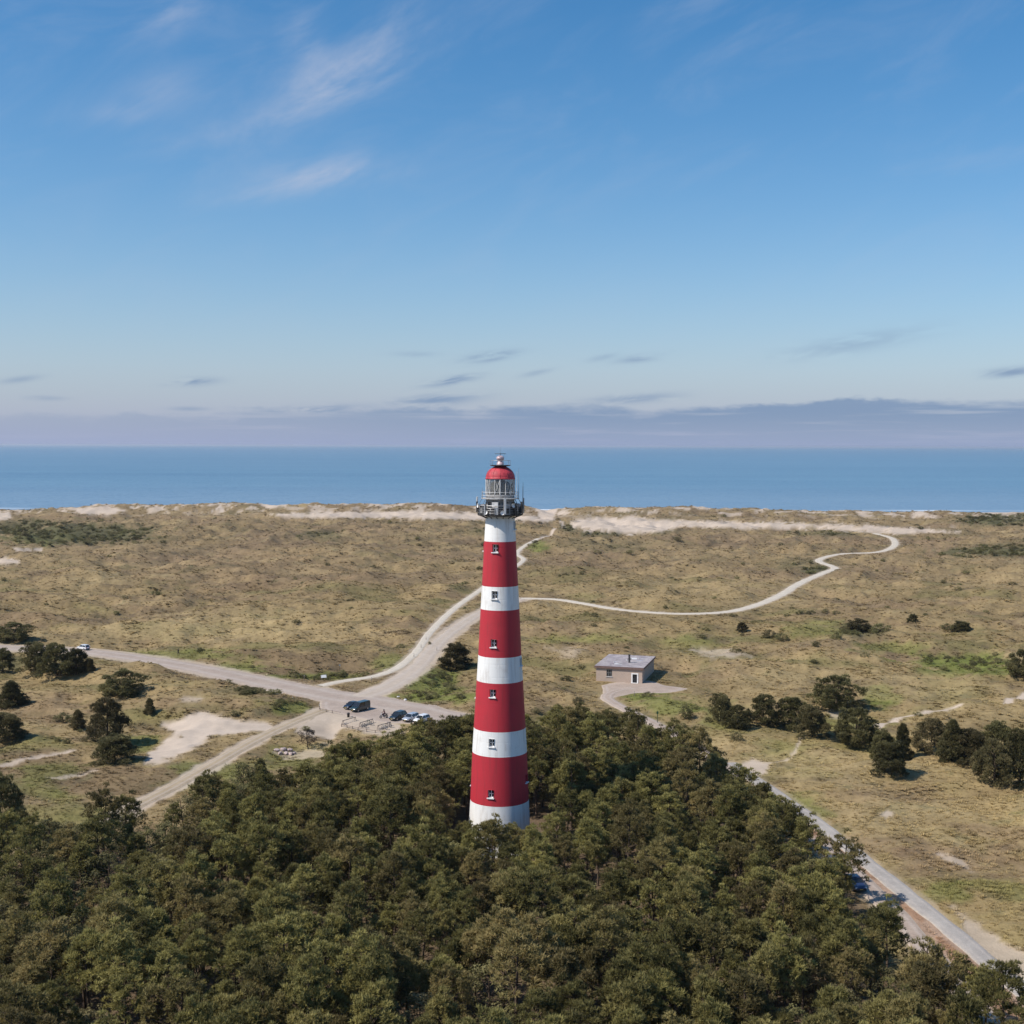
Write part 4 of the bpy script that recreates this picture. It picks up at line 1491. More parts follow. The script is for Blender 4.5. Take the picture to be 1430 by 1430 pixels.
def plant_tree(p, x, y, name, label, cat, group=None, sx=1.0, sz=1.0, rz=None, z=None, tname='trunk'):
    if z is None:
        z = float(height(np.array([x]), np.array([y]))[0])
    r = empty(name, (x, y, z), random.uniform(0, 6.28) if rz is None else rz, label, cat, group)
    r.scale = (sx, sx, sz)
    link(tname, p.trunk, r)
    link('crown', p.crown, r)
    return r


# --- the wood
def poisson(poly, spacing, n_try, seed, keep):
    rng = np.random.default_rng(seed)
    P = np.array(poly)
    lo, hi = P.min(0), P.max(0)
    cell = spacing / 1.4142
    grid = {}
    pts = []
    cand = rng.random((n_try, 2)) * (hi - lo) + lo
    sd = in_poly(cand[:, 0], cand[:, 1], poly)
    ok = keep(cand, sd)
    for (x, y) in cand[ok]:
        loc = spacing * (0.82 + 0.36 * (0.5 + 0.5 * math.sin(x * 0.21 + 1.3) * math.cos(y * 0.17)))
        i, j = int(x // cell), int(y // cell)
        good = True
        for a in range(i - 2, i + 3):
            for b in range(j - 2, j + 3):
                for q in grid.get((a, b), ()):
                    if (q[0] - x) ** 2 + (q[1] - y) ** 2 < loc * loc:
                        good = False; break
                if not good: break
            if not good: break
        if good:
            grid.setdefault((i, j), []).append((x, y)); pts.append((x, y))
    return np.array(pts)


CLEAR_C = TOWER + np.array([1.5, 3.5])
LANE = ROADW['service_lane'][0]
SROAD = ROADW['service_road'][0]
PPATH = ROADW['paved_path'][0]
CARS_PX = [(1183, 1240)]
lane_car = px_low(1194, 1240)


def keep_tree(c, sd):
    x, y = c[:, 0], c[:, 1]
    ok = sd < 0
    ok &= ((x - CLEAR_C[0]) / 10.5) ** 2 + ((y - CLEAR_C[1]) / 10.5) ** 2 > 1
    ok &= (poly_dist(x, y, LANE) > 2.1) | ((y < 134) & (x > 38))
    ok &= poly_dist(x, y, SROAD) > 1.9
    ok &= poly_dist(x, y, PPATH) > 2.4
    ok &= np.hypot(x - lane_car[0] + 0.6, y - lane_car[1] + 1.0) > 4.6
    ok &= poly_dist(x, y, ROADW['sand_track'][0]) > 2.2
    ok &= in_poly(x, y, PARK) > 1.6
    tpx, tpy, _ = project(np.column_stack([x, y, np.full(len(x), 8.0)]))     # keep the parked car on the lane in the open
    ok &= ~((tpx > 1168) & (tpx < 1236) & (tpy > 1200) & (tpy < 1264))
    # small glades where trunks and needle floor show
    for gx, gy, gr in ((632, 1092, 4.2), (478, 1340, 4.6), (722, 1392, 4.2), (300, 1380, 4.0), (545, 1240, 3.8), (820, 1085, 4.6), (420, 1230, 2.6), (860, 1270, 2.4), (120, 1300, 2.4), (1010, 1400, 2.6)):
        g = px_low(gx, gy)
        ok &= np.hypot(x - g[0], y - g[1]) > gr
    return ok


pts = poisson(FOREST, 3.2, 60000, 3, keep_tree)
hz = height(pts[:, 0], pts[:, 1])
ppx, ppy, dep = project(np.column_stack([pts, hz + 7]))
vis = (ppx > -90) & (ppx < 1520) & (ppy < 1620)
near_order = np.argsort(dep)
wood_pines = []
wood_broad = []
edge_d = -in_poly(pts[:, 0], pts[:, 1], FOREST)
for i in near_order:
    x, y = pts[i]
    # broad-leaved scrub mantles the left flank of the wood
    left = sstep(-x, 28, 60) * 0.75 * (1 if y > 118 else 0.35)
    if random.random() < left or (random.random() < 0.10):
        wood_broad.append(i)
    else:
        wood_pines.append(i)
vis_p = [i for i in wood_pines if vis[i]]
indiv = set(vis_p[:300])
rest = []


def edge_scale(i):
    f = 0.84 + 0.16 * min(edge_d[i] / 7.0, 1.0)
    dx, dy = pts[i][0] - TOWER[0], pts[i][1] - TOWER[1]
    if dy < 0 and abs(dx) < 7.5 and dy > -15:
        f *= 0.74
    elif dy < 0 and abs(dx) < 9 and dy > -34:      # lower growth right in front of the tower
        f *= 0.84 + 0.15 * min(max(-dy - 12, 0) / 22.0, 1.0)
    return f


def pine_label(q):
    dx, dy = q[0] - TOWER[0], q[1] - TOWER[1]
    if dy < 0 and dy > -22 and abs(dx) < 7:
        return 'low pine tree growing right in front of the lighthouse foot', 'tree', 'low pines before the lighthouse foot'
    if dy > -8:
        return 'pine tree of the wood level with or behind the lighthouse', 'tree', 'pines behind the lighthouse'
    if poly_dist(np.array([q[0]]), np.array([q[1]]), LANE, None)[0] < 9:
        return 'pine tree at the right edge of the wood beside the lane', 'tree', 'pines along the lane'
    if dx < -22:
        return 'pine tree in the left part of the wood below the lighthouse', 'tree', 'pines in the left of the wood'
    if dx > 18:
        return 'pine tree in the right part of the wood, back from the lane', 'tree', 'pines in the right of the wood'
    return 'pine tree in the middle of the wood, below the lighthouse', 'tree', 'pines in the middle of the wood'


for i in wood_pines:
    p = random.choice(PINES)
    s = random.uniform(0.76, 1.17) * edge_scale(i)
    sx = s * random.uniform(0.84, 1.16)
    if i in indiv:
        plant_tree(p, pts[i][0], pts[i][1], 'pine_tree', *pine_label(pts[i]), sx, s, z=hz[i])
    else:
        rest.append((pts[i][0], pts[i][1], hz[i], sx, s, PINES.index(p)))
for i in wood_broad:
    if not vis[i]:
        continue
    p = random.choice(BROAD)
    s = random.uniform(0.85, 1.15)
    plant_tree(p, pts[i][0], pts[i][1], 'broadleaf_tree', 'low rounded grey-green broad-leaved tree among the pines of the wood', 'tree', 'broad-leaved trees mixed into the wood', s * 1.08, s, z=hz[i])
print('trees', len(pts), 'indiv', len(indiv), 'rest', len(rest), 'broad', len(wood_broad))


# --- instancing helper for what cannot be counted
def instancer(name, P, rot, scl, idx, protos, label, extra=()):
    """protos: list of mesh datablocks"""
    pc = bpy.data.collections.new(name + '_sources')
    for k, me in enumerate(protos):
        o = bpy.data.objects.new('%s_source_%02d' % (name, k), me)
        pc.objects.link(o)
    me = bpy.data.meshes.new(name)
    me.vertices.add(len(P)); me.vertices.foreach_set('co', np.asarray(P, np.float32).ravel())
    a = me.attributes.new('rot', 'FLOAT_VECTOR', 'POINT'); a.data.foreach_set('vector', np.asarray(rot, np.float32).ravel())
    a = me.attributes.new('scl', 'FLOAT_VECTOR', 'POINT'); a.data.foreach_set('vector', np.asarray(scl, np.float32).ravel())
    a = me.attributes.new('idx', 'INT', 'POINT'); a.data.foreach_set('value', np.asarray(idx, np.int32))
    a = me.attributes.new('rnd', 'FLOAT', 'POINT'); a.data.foreach_set('value', np.random.default_rng(1).random(len(P)).astype(np.float32))
    for nm, typ, arr in extra:
        a = me.attributes.new(nm, typ, 'POINT'); a.data.foreach_set('color', np.asarray(arr, np.float32).ravel())
    me.update()
    o = link(name, me)
    g = bpy.data.node_groups.new(name + '_nodes', 'GeometryNodeTree')
    g.interface.new_socket('Geometry', in_out='INPUT', socket_type='NodeSocketGeometry')
    g.interface.new_socket('Geometry', in_out='OUTPUT', socket_type='NodeSocketGeometry')
    n = g.nodes
    gi = n.new('NodeGroupInput'); go = n.new('NodeGroupOutput')
    ci = n.new('GeometryNodeCollectionInfo'); ci.inputs['Collection'].default_value = pc; ci.inputs['Separate Children'].default_value = True; ci.inputs['Reset Children'].default_value = True
    iop = n.new('GeometryNodeInstanceOnPoints'); iop.inputs['Pick Instance'].default_value = True

    def na(nm, typ):
        q = n.new('GeometryNodeInputNamedAttribute'); q.data_type = typ; q.inputs['Name'].default_value = nm
        return q.outputs['Attribute']
    g.links.new(gi.outputs[0], iop.inputs['Points'])
    g.links.new(ci.outputs[0], iop.inputs['Instance'])
    g.links.new(na('idx', 'INT'), iop.inputs['Instance Index'])
    g.links.new(na('rot', 'FLOAT_VECTOR'), iop.inputs['Rotation'])
    g.links.new(na('scl', 'FLOAT_VECTOR'), iop.inputs['Scale'])
    g.links.new(iop.outputs[0], go.inputs[0])
    md = o.modifiers.new('scatter', 'NODES'); md.node_group = g
    return tag(o, label, None, None, 'stuff')


def join_meshes(name, parts):
    bm = bmesh.new()
    me = bpy.data.meshes.new(name)
    for k, p in enumerate(parts):
        n0 = len(bm.faces)
        bm.from_mesh(p)
        bm.faces.ensure_lookup_table()
        for f in bm.faces[n0:]:
            f.material_index = k
    bm.to_mesh(me); bm.free()
    for p in parts:
        me.materials.append(p.materials[0])
    return me


if rest:
    rest = np.array(rest)
    n = len(rest)
    rot = np.zeros((n, 3)); rot[:, 2] = RNG.random(n) * 6.28
    instancer('pine_wood', rest[:, :3], rot, np.column_stack([rest[:, 3], rest[:, 3], rest[:, 4]]), rest[:, 5],
              [join_meshes('pine_source', [p.trunk, p.crown]) for p in PINES], 'farther pine trees filling the back of the wood')


# --- solitary trees and bushes on the dunes: (base px, base py, width px, height px, kind, label)
SOLOS = [
    (20, 894, 52, 23, 'S2', 'wide dark pine beyond the road at the left edge'),
    (50, 938, 40, 38, 'S0', 'leftmost dark pine of the clump below the white car'),
    (78, 944, 48, 42, 'S4', 'tall middle pine of the clump below the white car'),
    (106, 942, 36, 34, 'S1', 'right-hand pine of the clump below the white car'),
    (126, 937, 13, 16, 'S3', 'tiny pine just right of the big roadside clump'),
    (172, 972, 62, 35, 'S2', 'broad spreading dark pine alone below the road'),
    (150, 1035, 56, 56, 'S4', 'tallest dark pine left of the bare sand patch'),
    (160, 1063, 56, 34, 'S0', 'wide dark bush at the lower left of the sand patch'),
    (16, 986, 40, 32, 'S3', 'conical dark pine near the left edge below the road'),
    (4, 938, 28, 30, 'S1', 'dark pine half cut off by the left edge near the road'),
    (8, 1035, 50, 36, 'S0', 'dark low pine at the left edge level with the sand patch'),
    (209, 996, 17, 20, 'S3', 'small lone pine above the bare sand patch'),
    (88, 1009, 22, 15, 'L0', 'low olive bush left of the small green pine'),
    (109, 1017, 22, 24, 'S3', 'small greenish pine beside the low olive bush'),
    (2, 1172, 66, 82, 'S4', 'big very dark pine at the left edge by the wood'),
    (430, 1046, 31, 29, 'RED', 'small reddish thinly leaved tree beside the car park'),
    (340, 1098, 36, 36, 'L2', 'rounded tree sticking out of the wood by the sand track'),
    (364, 1094, 26, 33, 'S3', 'pointed little pine at the edge of the wood by the sand track'),
    (637, 936, 46, 37, 'S1', 'lone dark pine in the fork left of the lighthouse'),
    (479, 944, 13, 10, 'L0', 'small green bush at the road fork'),
    (427, 1020, 14, 7, 'L2', 'low dark round bush on the sand near the car park'),
    (1007, 1008, 36, 38, 'S0', 'leftmost dark pine of the long row right of the building'),
    (1030, 1017, 38, 32, 'S2', 'low second pine of the long row right of the building'),
    (1066, 1012, 46, 40, 'S4', 'third pine of the long row, in front of the grassy slope'),
    (1104, 1016, 46, 42, 'S0', 'middle pine of the long row right of the building'),
    (1168, 990, 66, 46, 'S2', 'large domed dark pine standing behind the long row'),
    (1133, 1029, 48, 42, 'S4', 'bushy pine in front of the large domed one'),
    (1196, 1040, 64, 50, 'S2', 'rightmost broad pine of the long row'),
    (1232, 1062, 36, 40, 'S1', 'left one of the two pines between the rows'),
    (1244, 1082, 50, 44, 'S0', 'front dark pine standing below the two rows'),
    (1260, 1060, 28, 46, 'S3', 'slim pointed pine right of the front dark pine'),
    (1300, 1050, 48, 44, 'S4', 'leftmost pine of the group at the right edge'),
    (1330, 1062, 40, 52, 'S3', 'pointed pine second from left in the right-edge group'),
    (1358, 1068, 44, 46, 'S0', 'third rounded pine of the right-edge group'),
    (1388, 1092, 56, 56, 'S2', 'front bulky pine of the right-edge group'),
    (1392, 1062, 44, 50, 'S1', 'pine behind the bulky one in the right-edge group'),
    (1424, 1094, 52, 68, 'S4', 'tall pine cut by the right edge of the picture'),
    (958, 1004, 22, 23, 'L2', 'small round bush between the wood and the pine row'),
    (1028, 1034, 18, 13, 'L0', 'low bush just below the pine row'),
    (1036, 882, 15, 13, 'S1', 'small dark shrub alone below the winding path'),
    (1074, 890, 18, 12, 'L0', 'left half of the low shrub pair on the open dune'),
    (1090, 894, 20, 11, 'L1', 'right half of the low shrub pair on the open dune'),
    (1139, 903, 15, 9, 'L2', 'low flat shrub right of the shrub pair'),
    (1168, 893, 20, 12, 'L0', 'small shrub left of the dark thicket'),
    (1198, 882, 34, 18, 'S2', 'dark thicket pine in the green hollow'),
    (1230, 882, 30, 12, 'L1', 'low shrub right of the dark thicket pine'),
    (1275, 870, 15, 12, 'S1', 'round little pine upslope of the green hollow'),
    (1322, 880, 18, 10, 'L0', 'left shrub of the far pair by the right edge'),
    (1342, 882, 28, 14, 'S0', 'right dark shrub of the far pair by the right edge'),
    (1426, 948, 36, 36, 'S2', 'dark pine at the right edge on the middle slope'),
    (1296, 760, 7, 5, 'L0', 'tiny dark shrub near the far right dune track'),
    (946, 756, 16, 7, 'L1', 'dark low shrub below the big sand flat'),
    (900, 752, 14, 6, 'L2', 'small dark shrub under the edge of the sand flat'),
    (600, 900, 6, 5, 'L0', 'small bush beside the pale sand road'),
]


def solo_trees():
    kinds = {}
    for k, p in enumerate(SOLO): kinds['S%d' % k] = p
    for k, p in enumerate(BUSH): kinds['L%d' % k] = p
    kinds['RED'] = RED
    for (px, py, wpx, hpx, kd, lab) in SOLOS:
        p = kinds[kd]
        g = ground_pt(px, py)
        sc = F / np.linalg.norm(g - np.array([0, 0, CAM_H]))
        w = wpx / sc; h = hpx / sc
        h = h * 0.97
        if kd.startswith('L') and h < 1.2 * 2:
            nm, cat, tn = 'shrub', 'shrub', 'stem'
        else:
            nm, cat, tn = ('pine_tree', 'tree', 'trunk') if kd.startswith('S') else ('small_tree', 'tree', 'trunk')
        plant_tree(p, g[0], g[1], nm, lab, cat, None, w / (2 * p.r * 1.12), h / p.h, z=g[2] - 0.05, tname=tn)


solo_trees()


# ------------------------------------------------------------------ marram tussocks and low scrub (uncountable)
def tussock(seed, n, h, spread, w):
    rng = np.random.default_rng(seed)
    a = rng.random(n) * 6.28; lean = rng.random(n) ** 0.7
    base = np.column_stack([np.cos(a), np.sin(a), np.zeros(n)]) * (spread * 0.35 * rng.random((n, 1)))
    tip = base + np.column_stack([np.cos(a) * spread * lean, np.sin(a) * spread * lean, h * (1.05 - 0.55 * lean) * rng.uniform(.7, 1.1, n)])
    side = np.column_stack([-np.sin(a), np.cos(a), np.zeros(n)]) * w
    base[:, 2] -= 0.08
    T = np.stack([base - side, base + side, tip], 1)
    return tri_mesh('tussock', T, np.full(n, 0.5), M['grass'])


def scatter_grass():
    rng = np.random.default_rng(77)
    N = 260000
    # denser near the camera, so that tufts stay a few pixels apart
    y = 120 * np.exp(rng.random(N) * math.log(1060 / 120.))
    x = (rng.random(N) * 2 - 1) * (0.46 * y + 12)
    # keep density falling with distance
    z = height(x, y)
    C, S = paint(x, y, z)
    keep = (S < 0.35 + 0.25 * rng.random(N))
    fd = in_poly(x, y, FOREST); keep &= fd > -1.5
    d = np.full(N, 1e9)
    for nm, (p, hw, key) in ROADW.items():
        d = np.minimum(d, poly_dist(x, y, p) - hw)
    keep &= d > 0.5 + 0.5 * rng.random(N)
    keep &= in_poly(x, y, YARD) > 0.4
    keep &= in_poly(x, y, PARK) > 0.3
    bu = np.abs((x - BC[0]) * BU[0] + (y - BC[1]) * BU[1]) - BW / 2
    bv = np.abs((x - BC[0]) * BV[0] + (y - BC[1]) * BV[1]) - BD / 2
    keep &= np.maximum(bu, bv) > 0.6
    clump = fbm(x / 6., y / 6., 3, 301)
    keep &= rng.random(N) < 0.30 + 0.9 * sstep(clump, -0.2, 0.5)
    x, y, z, C = x[keep], y[keep], z[keep], C[keep]
    n = len(x)
    s = (0.55 + 0.75 * rng.random(n) ** 1.5) * (0.75 + 0.0013 * y) * (0.8 + 0.4 * sstep(fbm(x / 14., y / 14., 2, 311), 0, .5))
    rot = np.zeros((n, 3)); rot[:, 2] = rng.random(n) * 6.28; rot[:, 0] = rng.normal(size=n) * 0.12
    C = C * rng.uniform(0.85, 1.35, (n, 1)) * np.array([1.0, 1.0, 0.95])
    C4 = np.concatenate([C, np.ones((n, 1))], 1)
    instancer('marram_grass', np.column_stack([x, y, z]), rot, np.column_stack([s, s, s * rng.uniform(.6, 1.1, n)]), rng.integers(0, 4, n),
              [tussock(k, 22, 0.38, 0.62, 0.05) for k in range(4)], 'tussocks of dry marram grass covering the dunes', [('gcol', 'FLOAT_COLOR', C4)])
    print('grass', n)


scatter_grass()


def scatter_scrub():
    rng = np.random.default_rng(78)
    N = 60000
    y = 230 * np.exp(rng.random(N) * math.log(1000 / 230.)); x = (rng.random(N) * 2 - 1) * (0.45 * y + 10)
    z = height(x, y)
    C, S = paint(x, y, z)
    lum = C.mean(1)
    keep = (S < 0.2) & (rng.random(N) < 0.9 * (1 - sstep(lum, 0.085, 0.125)) + 0.0025)
    for nm, (p, hw, key) in ROADW.items():
        keep &= poly_dist(x, y, p) - hw > 1.5
    keep &= in_poly(x, y, FOREST) > 2; keep &= in_poly(x, y, YARD) > 2; keep &= in_poly(x, y, PARK) > 2
    keep &= np.hypot(x - BC[0], y - BC[1]) > 14
    x, y, z = x[keep], y[keep], z[keep]
    n = len(x)
    s = rng.uniform(0.22, 0.6, n) * (0.8 + 0.0009 * y)
    rot = np.zeros((n, 3)); rot[:, 2] = rng.random(n) * 6.28
    instancer('dune_scrub', np.column_stack([x, y, z - 0.1]), rot, np.column_stack([s * 1.3, s * 1.3, s]), rng.integers(0, 3, n), [b.crown for b in BUSH], 'low dark creeping scrub in the dune hollows')
    print('scrub', n)


scatter_scrub()


# ------------------------------------------------------------------ vehicles
def rot_y():
    return Matrix.Rotation(math.pi / 2, 3, 'X')


HEADL = plain('headlamp', (0.75, 0.76, 0.78), 0.15)
TAILL = plain('tail_lamp', (0.35, 0.02, 0.02), 0.2)
TRIM = plain('dark_trim', (0.03, 0.03, 0.032), 0.6)
RIM = plain('alloy_rim', (0.45, 0.45, 0.47), 0.3, 0.8)


def make_car(label, rear_px, front_px, col, kind='hatch', L=4.2, Wd=1.76, Hc=1.5, metal=0.0, cat='car', rev=False, at=None):
    a = px_low(*rear_px)[:2]; b = px_low(*front_px)[:2]
    c = (a + b) / 2
    th = math.atan2(b[1] - a[1], b[0] - a[0])
    z = float(height(np.array([c[0]]), np.array([c[1]]))[0]) + 0.09
    root = empty('van' if kind == 'van' else 'car', (c[0], c[1], z), th, label, cat)
    paint_m = car_paint('car_paint', col, metal)
    # x forward; stations of the lower body: x, half width, belt height, sill height
    h = L / 2
    if kind == 'van':
        st = [(-h, .80, .95, .42), (-h + .08, .9, 1.05, .32), (-h * .5, .92, 1.08, .26), (h * .35, .92, 1.06, .26), (h * .62, .92, 1.02, .27), (h * .86, .86, .90, .3), (h * .97, .76, .76, .38), (h, .66, .66, .44)]
        cab = [(-h + .05, h * .62, -h + .16, h * .28)]
    elif kind == 'sedan':
        st = [(-h, .70, .72, .42), (-h + .1, .82, .88, .34), (-h * .6, .9, .94, .27), (0, .92, .93, .25), (h * .42, .92, .90, .26), (h * .8, .86, .78, .3), (h * .96, .74, .68, .36), (h, .64, .60, .42)]
        cab = [(-h * .72, h * .42, -h * .42, h * .10)]
    else:
        st = [(-h, .72, .80, .42), (-h + .08, .84, .94, .34), (-h * .6, .9, .96, .27), (0, .92, .95, .25), (h * .42, .92, .92, .26), (h * .8, .86, .80, .3), (h * .96, .74, .70, .36), (h, .64, .62, .42)]
        cab = [(-h + .10, h * .46, -h * .74, h * .14)]
    k = Wd / 1.84
    mb = MB(); rings = []
    for x, w, zt, zb in st:
        w *= k
        zm = zb + (zt - zb) * 0.45
        rings.append(mb.ring([(x, -w * .9, zb), (x, w * .9, zb), (x, w * .99, zb + .08), (x, w, zm), (x, w * .97, zt - .08), (x, w * .86, zt), (x, -w * .86, zt), (x, -w * .97, zt - .08), (x, -w, zm), (x, -w * .99, zb + .08)]))
    for A, B in zip(rings[:-1], rings[1:]):
        mb.quad_strip(A, B)
    mb.f.append(tuple(rings[0])); mb.m.append(0); mb.f.append(tuple(reversed(rings[-1]))); mb.m.append(0)
    me = mb.mesh('body', paint_m, True); smooth_by_angle(me, 35)
    body = link('body', me, root)
    xb0, xb1, xr0, xr1 = cab[0]
    zb = st[3][2] - 0.03; zr = Hc - 0.06
    wb, wr = 0.84 * k, 0.66 * k if kind != 'van' else 0.76 * k
    mg = MB()
    A = mg.ring([(xb0, -wb, zb), (xb1, -wb, zb), (xb1, wb, zb), (xb0, wb, zb)])
    B = mg.ring([(xr0, -wr, zr), (xr1, -wr, zr), (xr1, wr, zr), (xr0, wr, zr)])
    mg.quad_strip(A, B); mg.f.append(tuple(B)); mg.m.append(0)
    mg.build('windows', M['glass'], root)
    mr = MB()
    R0 = mr.ring([(xr0 - .06, -wr - .03, zr - .02), (xr1 + .05, -wr - .03, zr - .02), (xr1 + .05, wr + .03, zr - .02), (xr0 - .06, wr + .03, zr - .02)])
    R1 = mr.ring([(xr0 + .02, -wr + .08, zr + .06), (xr1 - .08, -wr + .08, zr + .06), (xr1 - .08, wr - .08, zr + .06), (xr0 + .02, wr - .08, zr + .06)])
    mr.quad_strip(R0, R1); mr.f.append(tuple(R1)); mr.m.append(0)
    for s in (-1, 1):
        mr.tube([(xb0, s * wb * 1.005, zb), (xr0 - .03, s * (wr + .02), zr)], 0.055, 5)
        mr.tube([(xb1, s * wb * 1.005, zb), (xr1 + .03, s * (wr + .02), zr)], 0.04, 5)
        xm = (xr0 + xr1) / 2 + .1
        mr.tube([(xm + .05, s * wb * 1.01, zb), (xm, s * (wr + .02), zr)], 0.045, 5)
        if kind == 'van':
            # solid load-space panels
            xq = xr0 + (xr1 - xr0) * .5
            i = mr.ring([(xb0 + .02, s * (wb + .012), zb - .02), (xq + .1, s * (wb + .012), zb - .02), (xq + .1, s * (wr + .02), zr), (xr0 - .02, s * (wr + .02), zr)])
            mr.f.append(tuple(i)); mr.m.append(0)
    me = mr.mesh('roof', paint_m, False)
    link('roof', me, root)
    for sx in (-h * .60, h * .64):
        for s in (-1, 1):
            mw = MB(); mw.torus((sx, s * (.86 * k), .31), .235, .088, 20, 8, 0, rot_y())
            wheel = mw.build('wheel', M['rubber'], root, True)
            mq = MB()
            ri = mq.ring([(sx + .2 * math.cos(t), s * (.93 * k), .31 + .2 * math.sin(t)) for t in [2 * math.pi * q / 14 for q in range(14)]])
            rj = mq.ring([(sx + .2 * math.cos(t), s * (.80 * k), .31 + .2 * math.sin(t)) for t in [2 * math.pi * q / 14 for q in range(14)]])
            mq.f.append(tuple(ri)); mq.m.append(0); mq.quad_strip(ri, rj)
            mq.build('rim', RIM, wheel)
    fx = h * .93
    for s in (-1, 1):
        ml = MB(); ml.box((fx, s * .60 * k, st[6][2] - .06), (.18, .32, .15), Matrix.Rotation(-s * .35, 3, 'Z')); ml.build('headlight', HEADL, root)
        ml = MB(); ml.box((-h + .03, s * .64 * k, st[1][2] - .16), (.1, .22, .24)); ml.build('tail_light', TAILL, root)
        ml = MB(); ml.box((xb1 - .25, s * (.99 * k), zb + .08), (.14, .2, .13)); ml.build('mirror', paint_m if kind != 'van' else TRIM, root)
    ml = MB(); ml.box((h - .01, 0, .46), (.1, 1.25 * k, .2)); ml.build('front_bumper', TRIM, root)
    ml = MB(); ml.box((-h + .01, 0, .46), (.1, 1.4 * k, .2)); ml.build('rear_bumper', TRIM, root)
    ml = MB(); ml.box((h + .045, 0, .47), (.02, .42, .09)); ml.build('number_plate', plain('plate', (0.40, 0.30, 0.06), 0.5), root)
    return root


make_car('small white car driving away on the road at far left', (126, 909), (107, 906.5), (0.72, 0.72, 0.73), 'hatch', 3.9, 1.7, 1.5)
make_car('black saloon car parked beside the dark green van', (502, 986.5), (481, 992), (0.012, 0.012, 0.014), 'sedan', 4.4, 1.78, 1.42)
make_car('dark green van parked nose toward the sand', (514, 989.5), (491, 995.5), (0.018, 0.035, 0.035), 'van', 4.9, 1.9, 1.9, cat='van')
make_car('dark car parked between the motorcycle and the silver car', (566, 1001.5), (545, 1008), (0.014, 0.018, 0.018), 'hatch', 4.5, 1.82, 1.62)
make_car('silver car in the middle of the row of three beside the wood', (584, 1003.5), (563, 1010), (0.55, 0.57, 0.60), 'hatch', 4.2, 1.76, 1.5, 0.5)
make_car('white car parked farthest right, its front behind the tree tops', (599, 1005.5), (578, 1012), (0.75, 0.75, 0.75), 'hatch', 4.1, 1.74, 1.48)
make_car('dark blue car on the lane under the trees at right', (1179, 1226), (1209, 1254), (0.022, 0.030, 0.075), 'sedan', 4.5, 1.8, 1.45)


# ------------------------------------------------------------------ people
def skin_body(name, verts, edges, parent, matfn, mats):
    me = bpy.data.meshes.new(name)
    me.from_pydata([v[:3] for v in verts], edges, [])
    o = bpy.data.objects.new(name, me)
    COL.objects.link(o)
    o.modifiers.new('skin', 'SKIN')
    for i, v in enumerate(verts):
        d = me.skin_vertices[0].data[i]
        d.radius = (v[3], v[4] if len(v) > 4 else v[3])
        d.use_root = (i == 0)
    s = o.modifiers.new('sub', 'SUBSURF'); s.levels = 1; s.render_levels = 1
    dg = bpy.context.evaluated_depsgraph_get()
    m2 = bpy.data.meshes.new_from_object(o.evaluated_get(dg))
    bpy.data.objects.remove(o)
    m2.name = name
    m2.materials.clear()
    for m in mats:
        m2.materials.append(m)
    for p in m2.polygons:
        p.use_smooth = True
        p.material_index = matfn(p.center)
    return link(name, m2, parent)


SKIN = plain('skin', (0.46, 0.29, 0.21), 0.6)
DARKCLOTH = plain('dark_cloth', (0.025, 0.025, 0.032), 0.85)
TROUSER = plain('dark_trousers', (0.035, 0.04, 0.055), 0.85)
JACKET = plain('dark_red_jacket', (0.075, 0.02, 0.025), 0.8)
SHOE = plain('shoes', (0.02, 0.02, 0.02), 0.7)
HAIR = plain('brown_hair', (0.045, 0.028, 0.018), 0.8)


def hand(vs, es, i, d):
    """palm, four fingers and a thumb continuing from wrist vertex i along direction d"""
    w = Vector(vs[i][:3]); d = Vector(d).normalized()
    s = d.cross(Vector((0, 1, 0)) if abs(d.y) < .8 else Vector((1, 0, 0))).normalized()
    p = w + d * .08
    vs.append((*p, .035, .02)); j = len(vs) - 1; es.append((i, j))
    for q, ln in ((-1.5, .07), (-.5, .085), (.5, .08), (1.5, .065)):
        a = p + s * q * .02 + d * .04; b = a + d * ln + Vector((0, 0, -.015))
        vs.append((*a, .011)); vs.append((*b, .008)); es.append((j, len(vs) - 2)); es.append((len(vs) - 2, len(vs) - 1))
    t = w + d * .03 - s * .05
    vs.append((*t, .012)); es.append((j, len(vs) - 1))


def head_parts(parent, c, mats=True, helmet=False):
    """hair or helmet shell as a child, plus nose and eyes are small bumps on the head"""
    mb = MB()
    prof = [(0.001, .135), (.06, .122), (.095, .085), (.112, .03), (.112, -.02), (.10, -.06)]
    if helmet:
        prof = [(r * 1.28, z * 1.25) for r, z in prof] + [(.115, -.12)]
    mb.lathe([(r, z) for r, z in prof], 16)
    o = mb.build('helmet' if helmet else 'hair', M['black'] if helmet else HAIR, parent, True)
    o.location = c
    return o


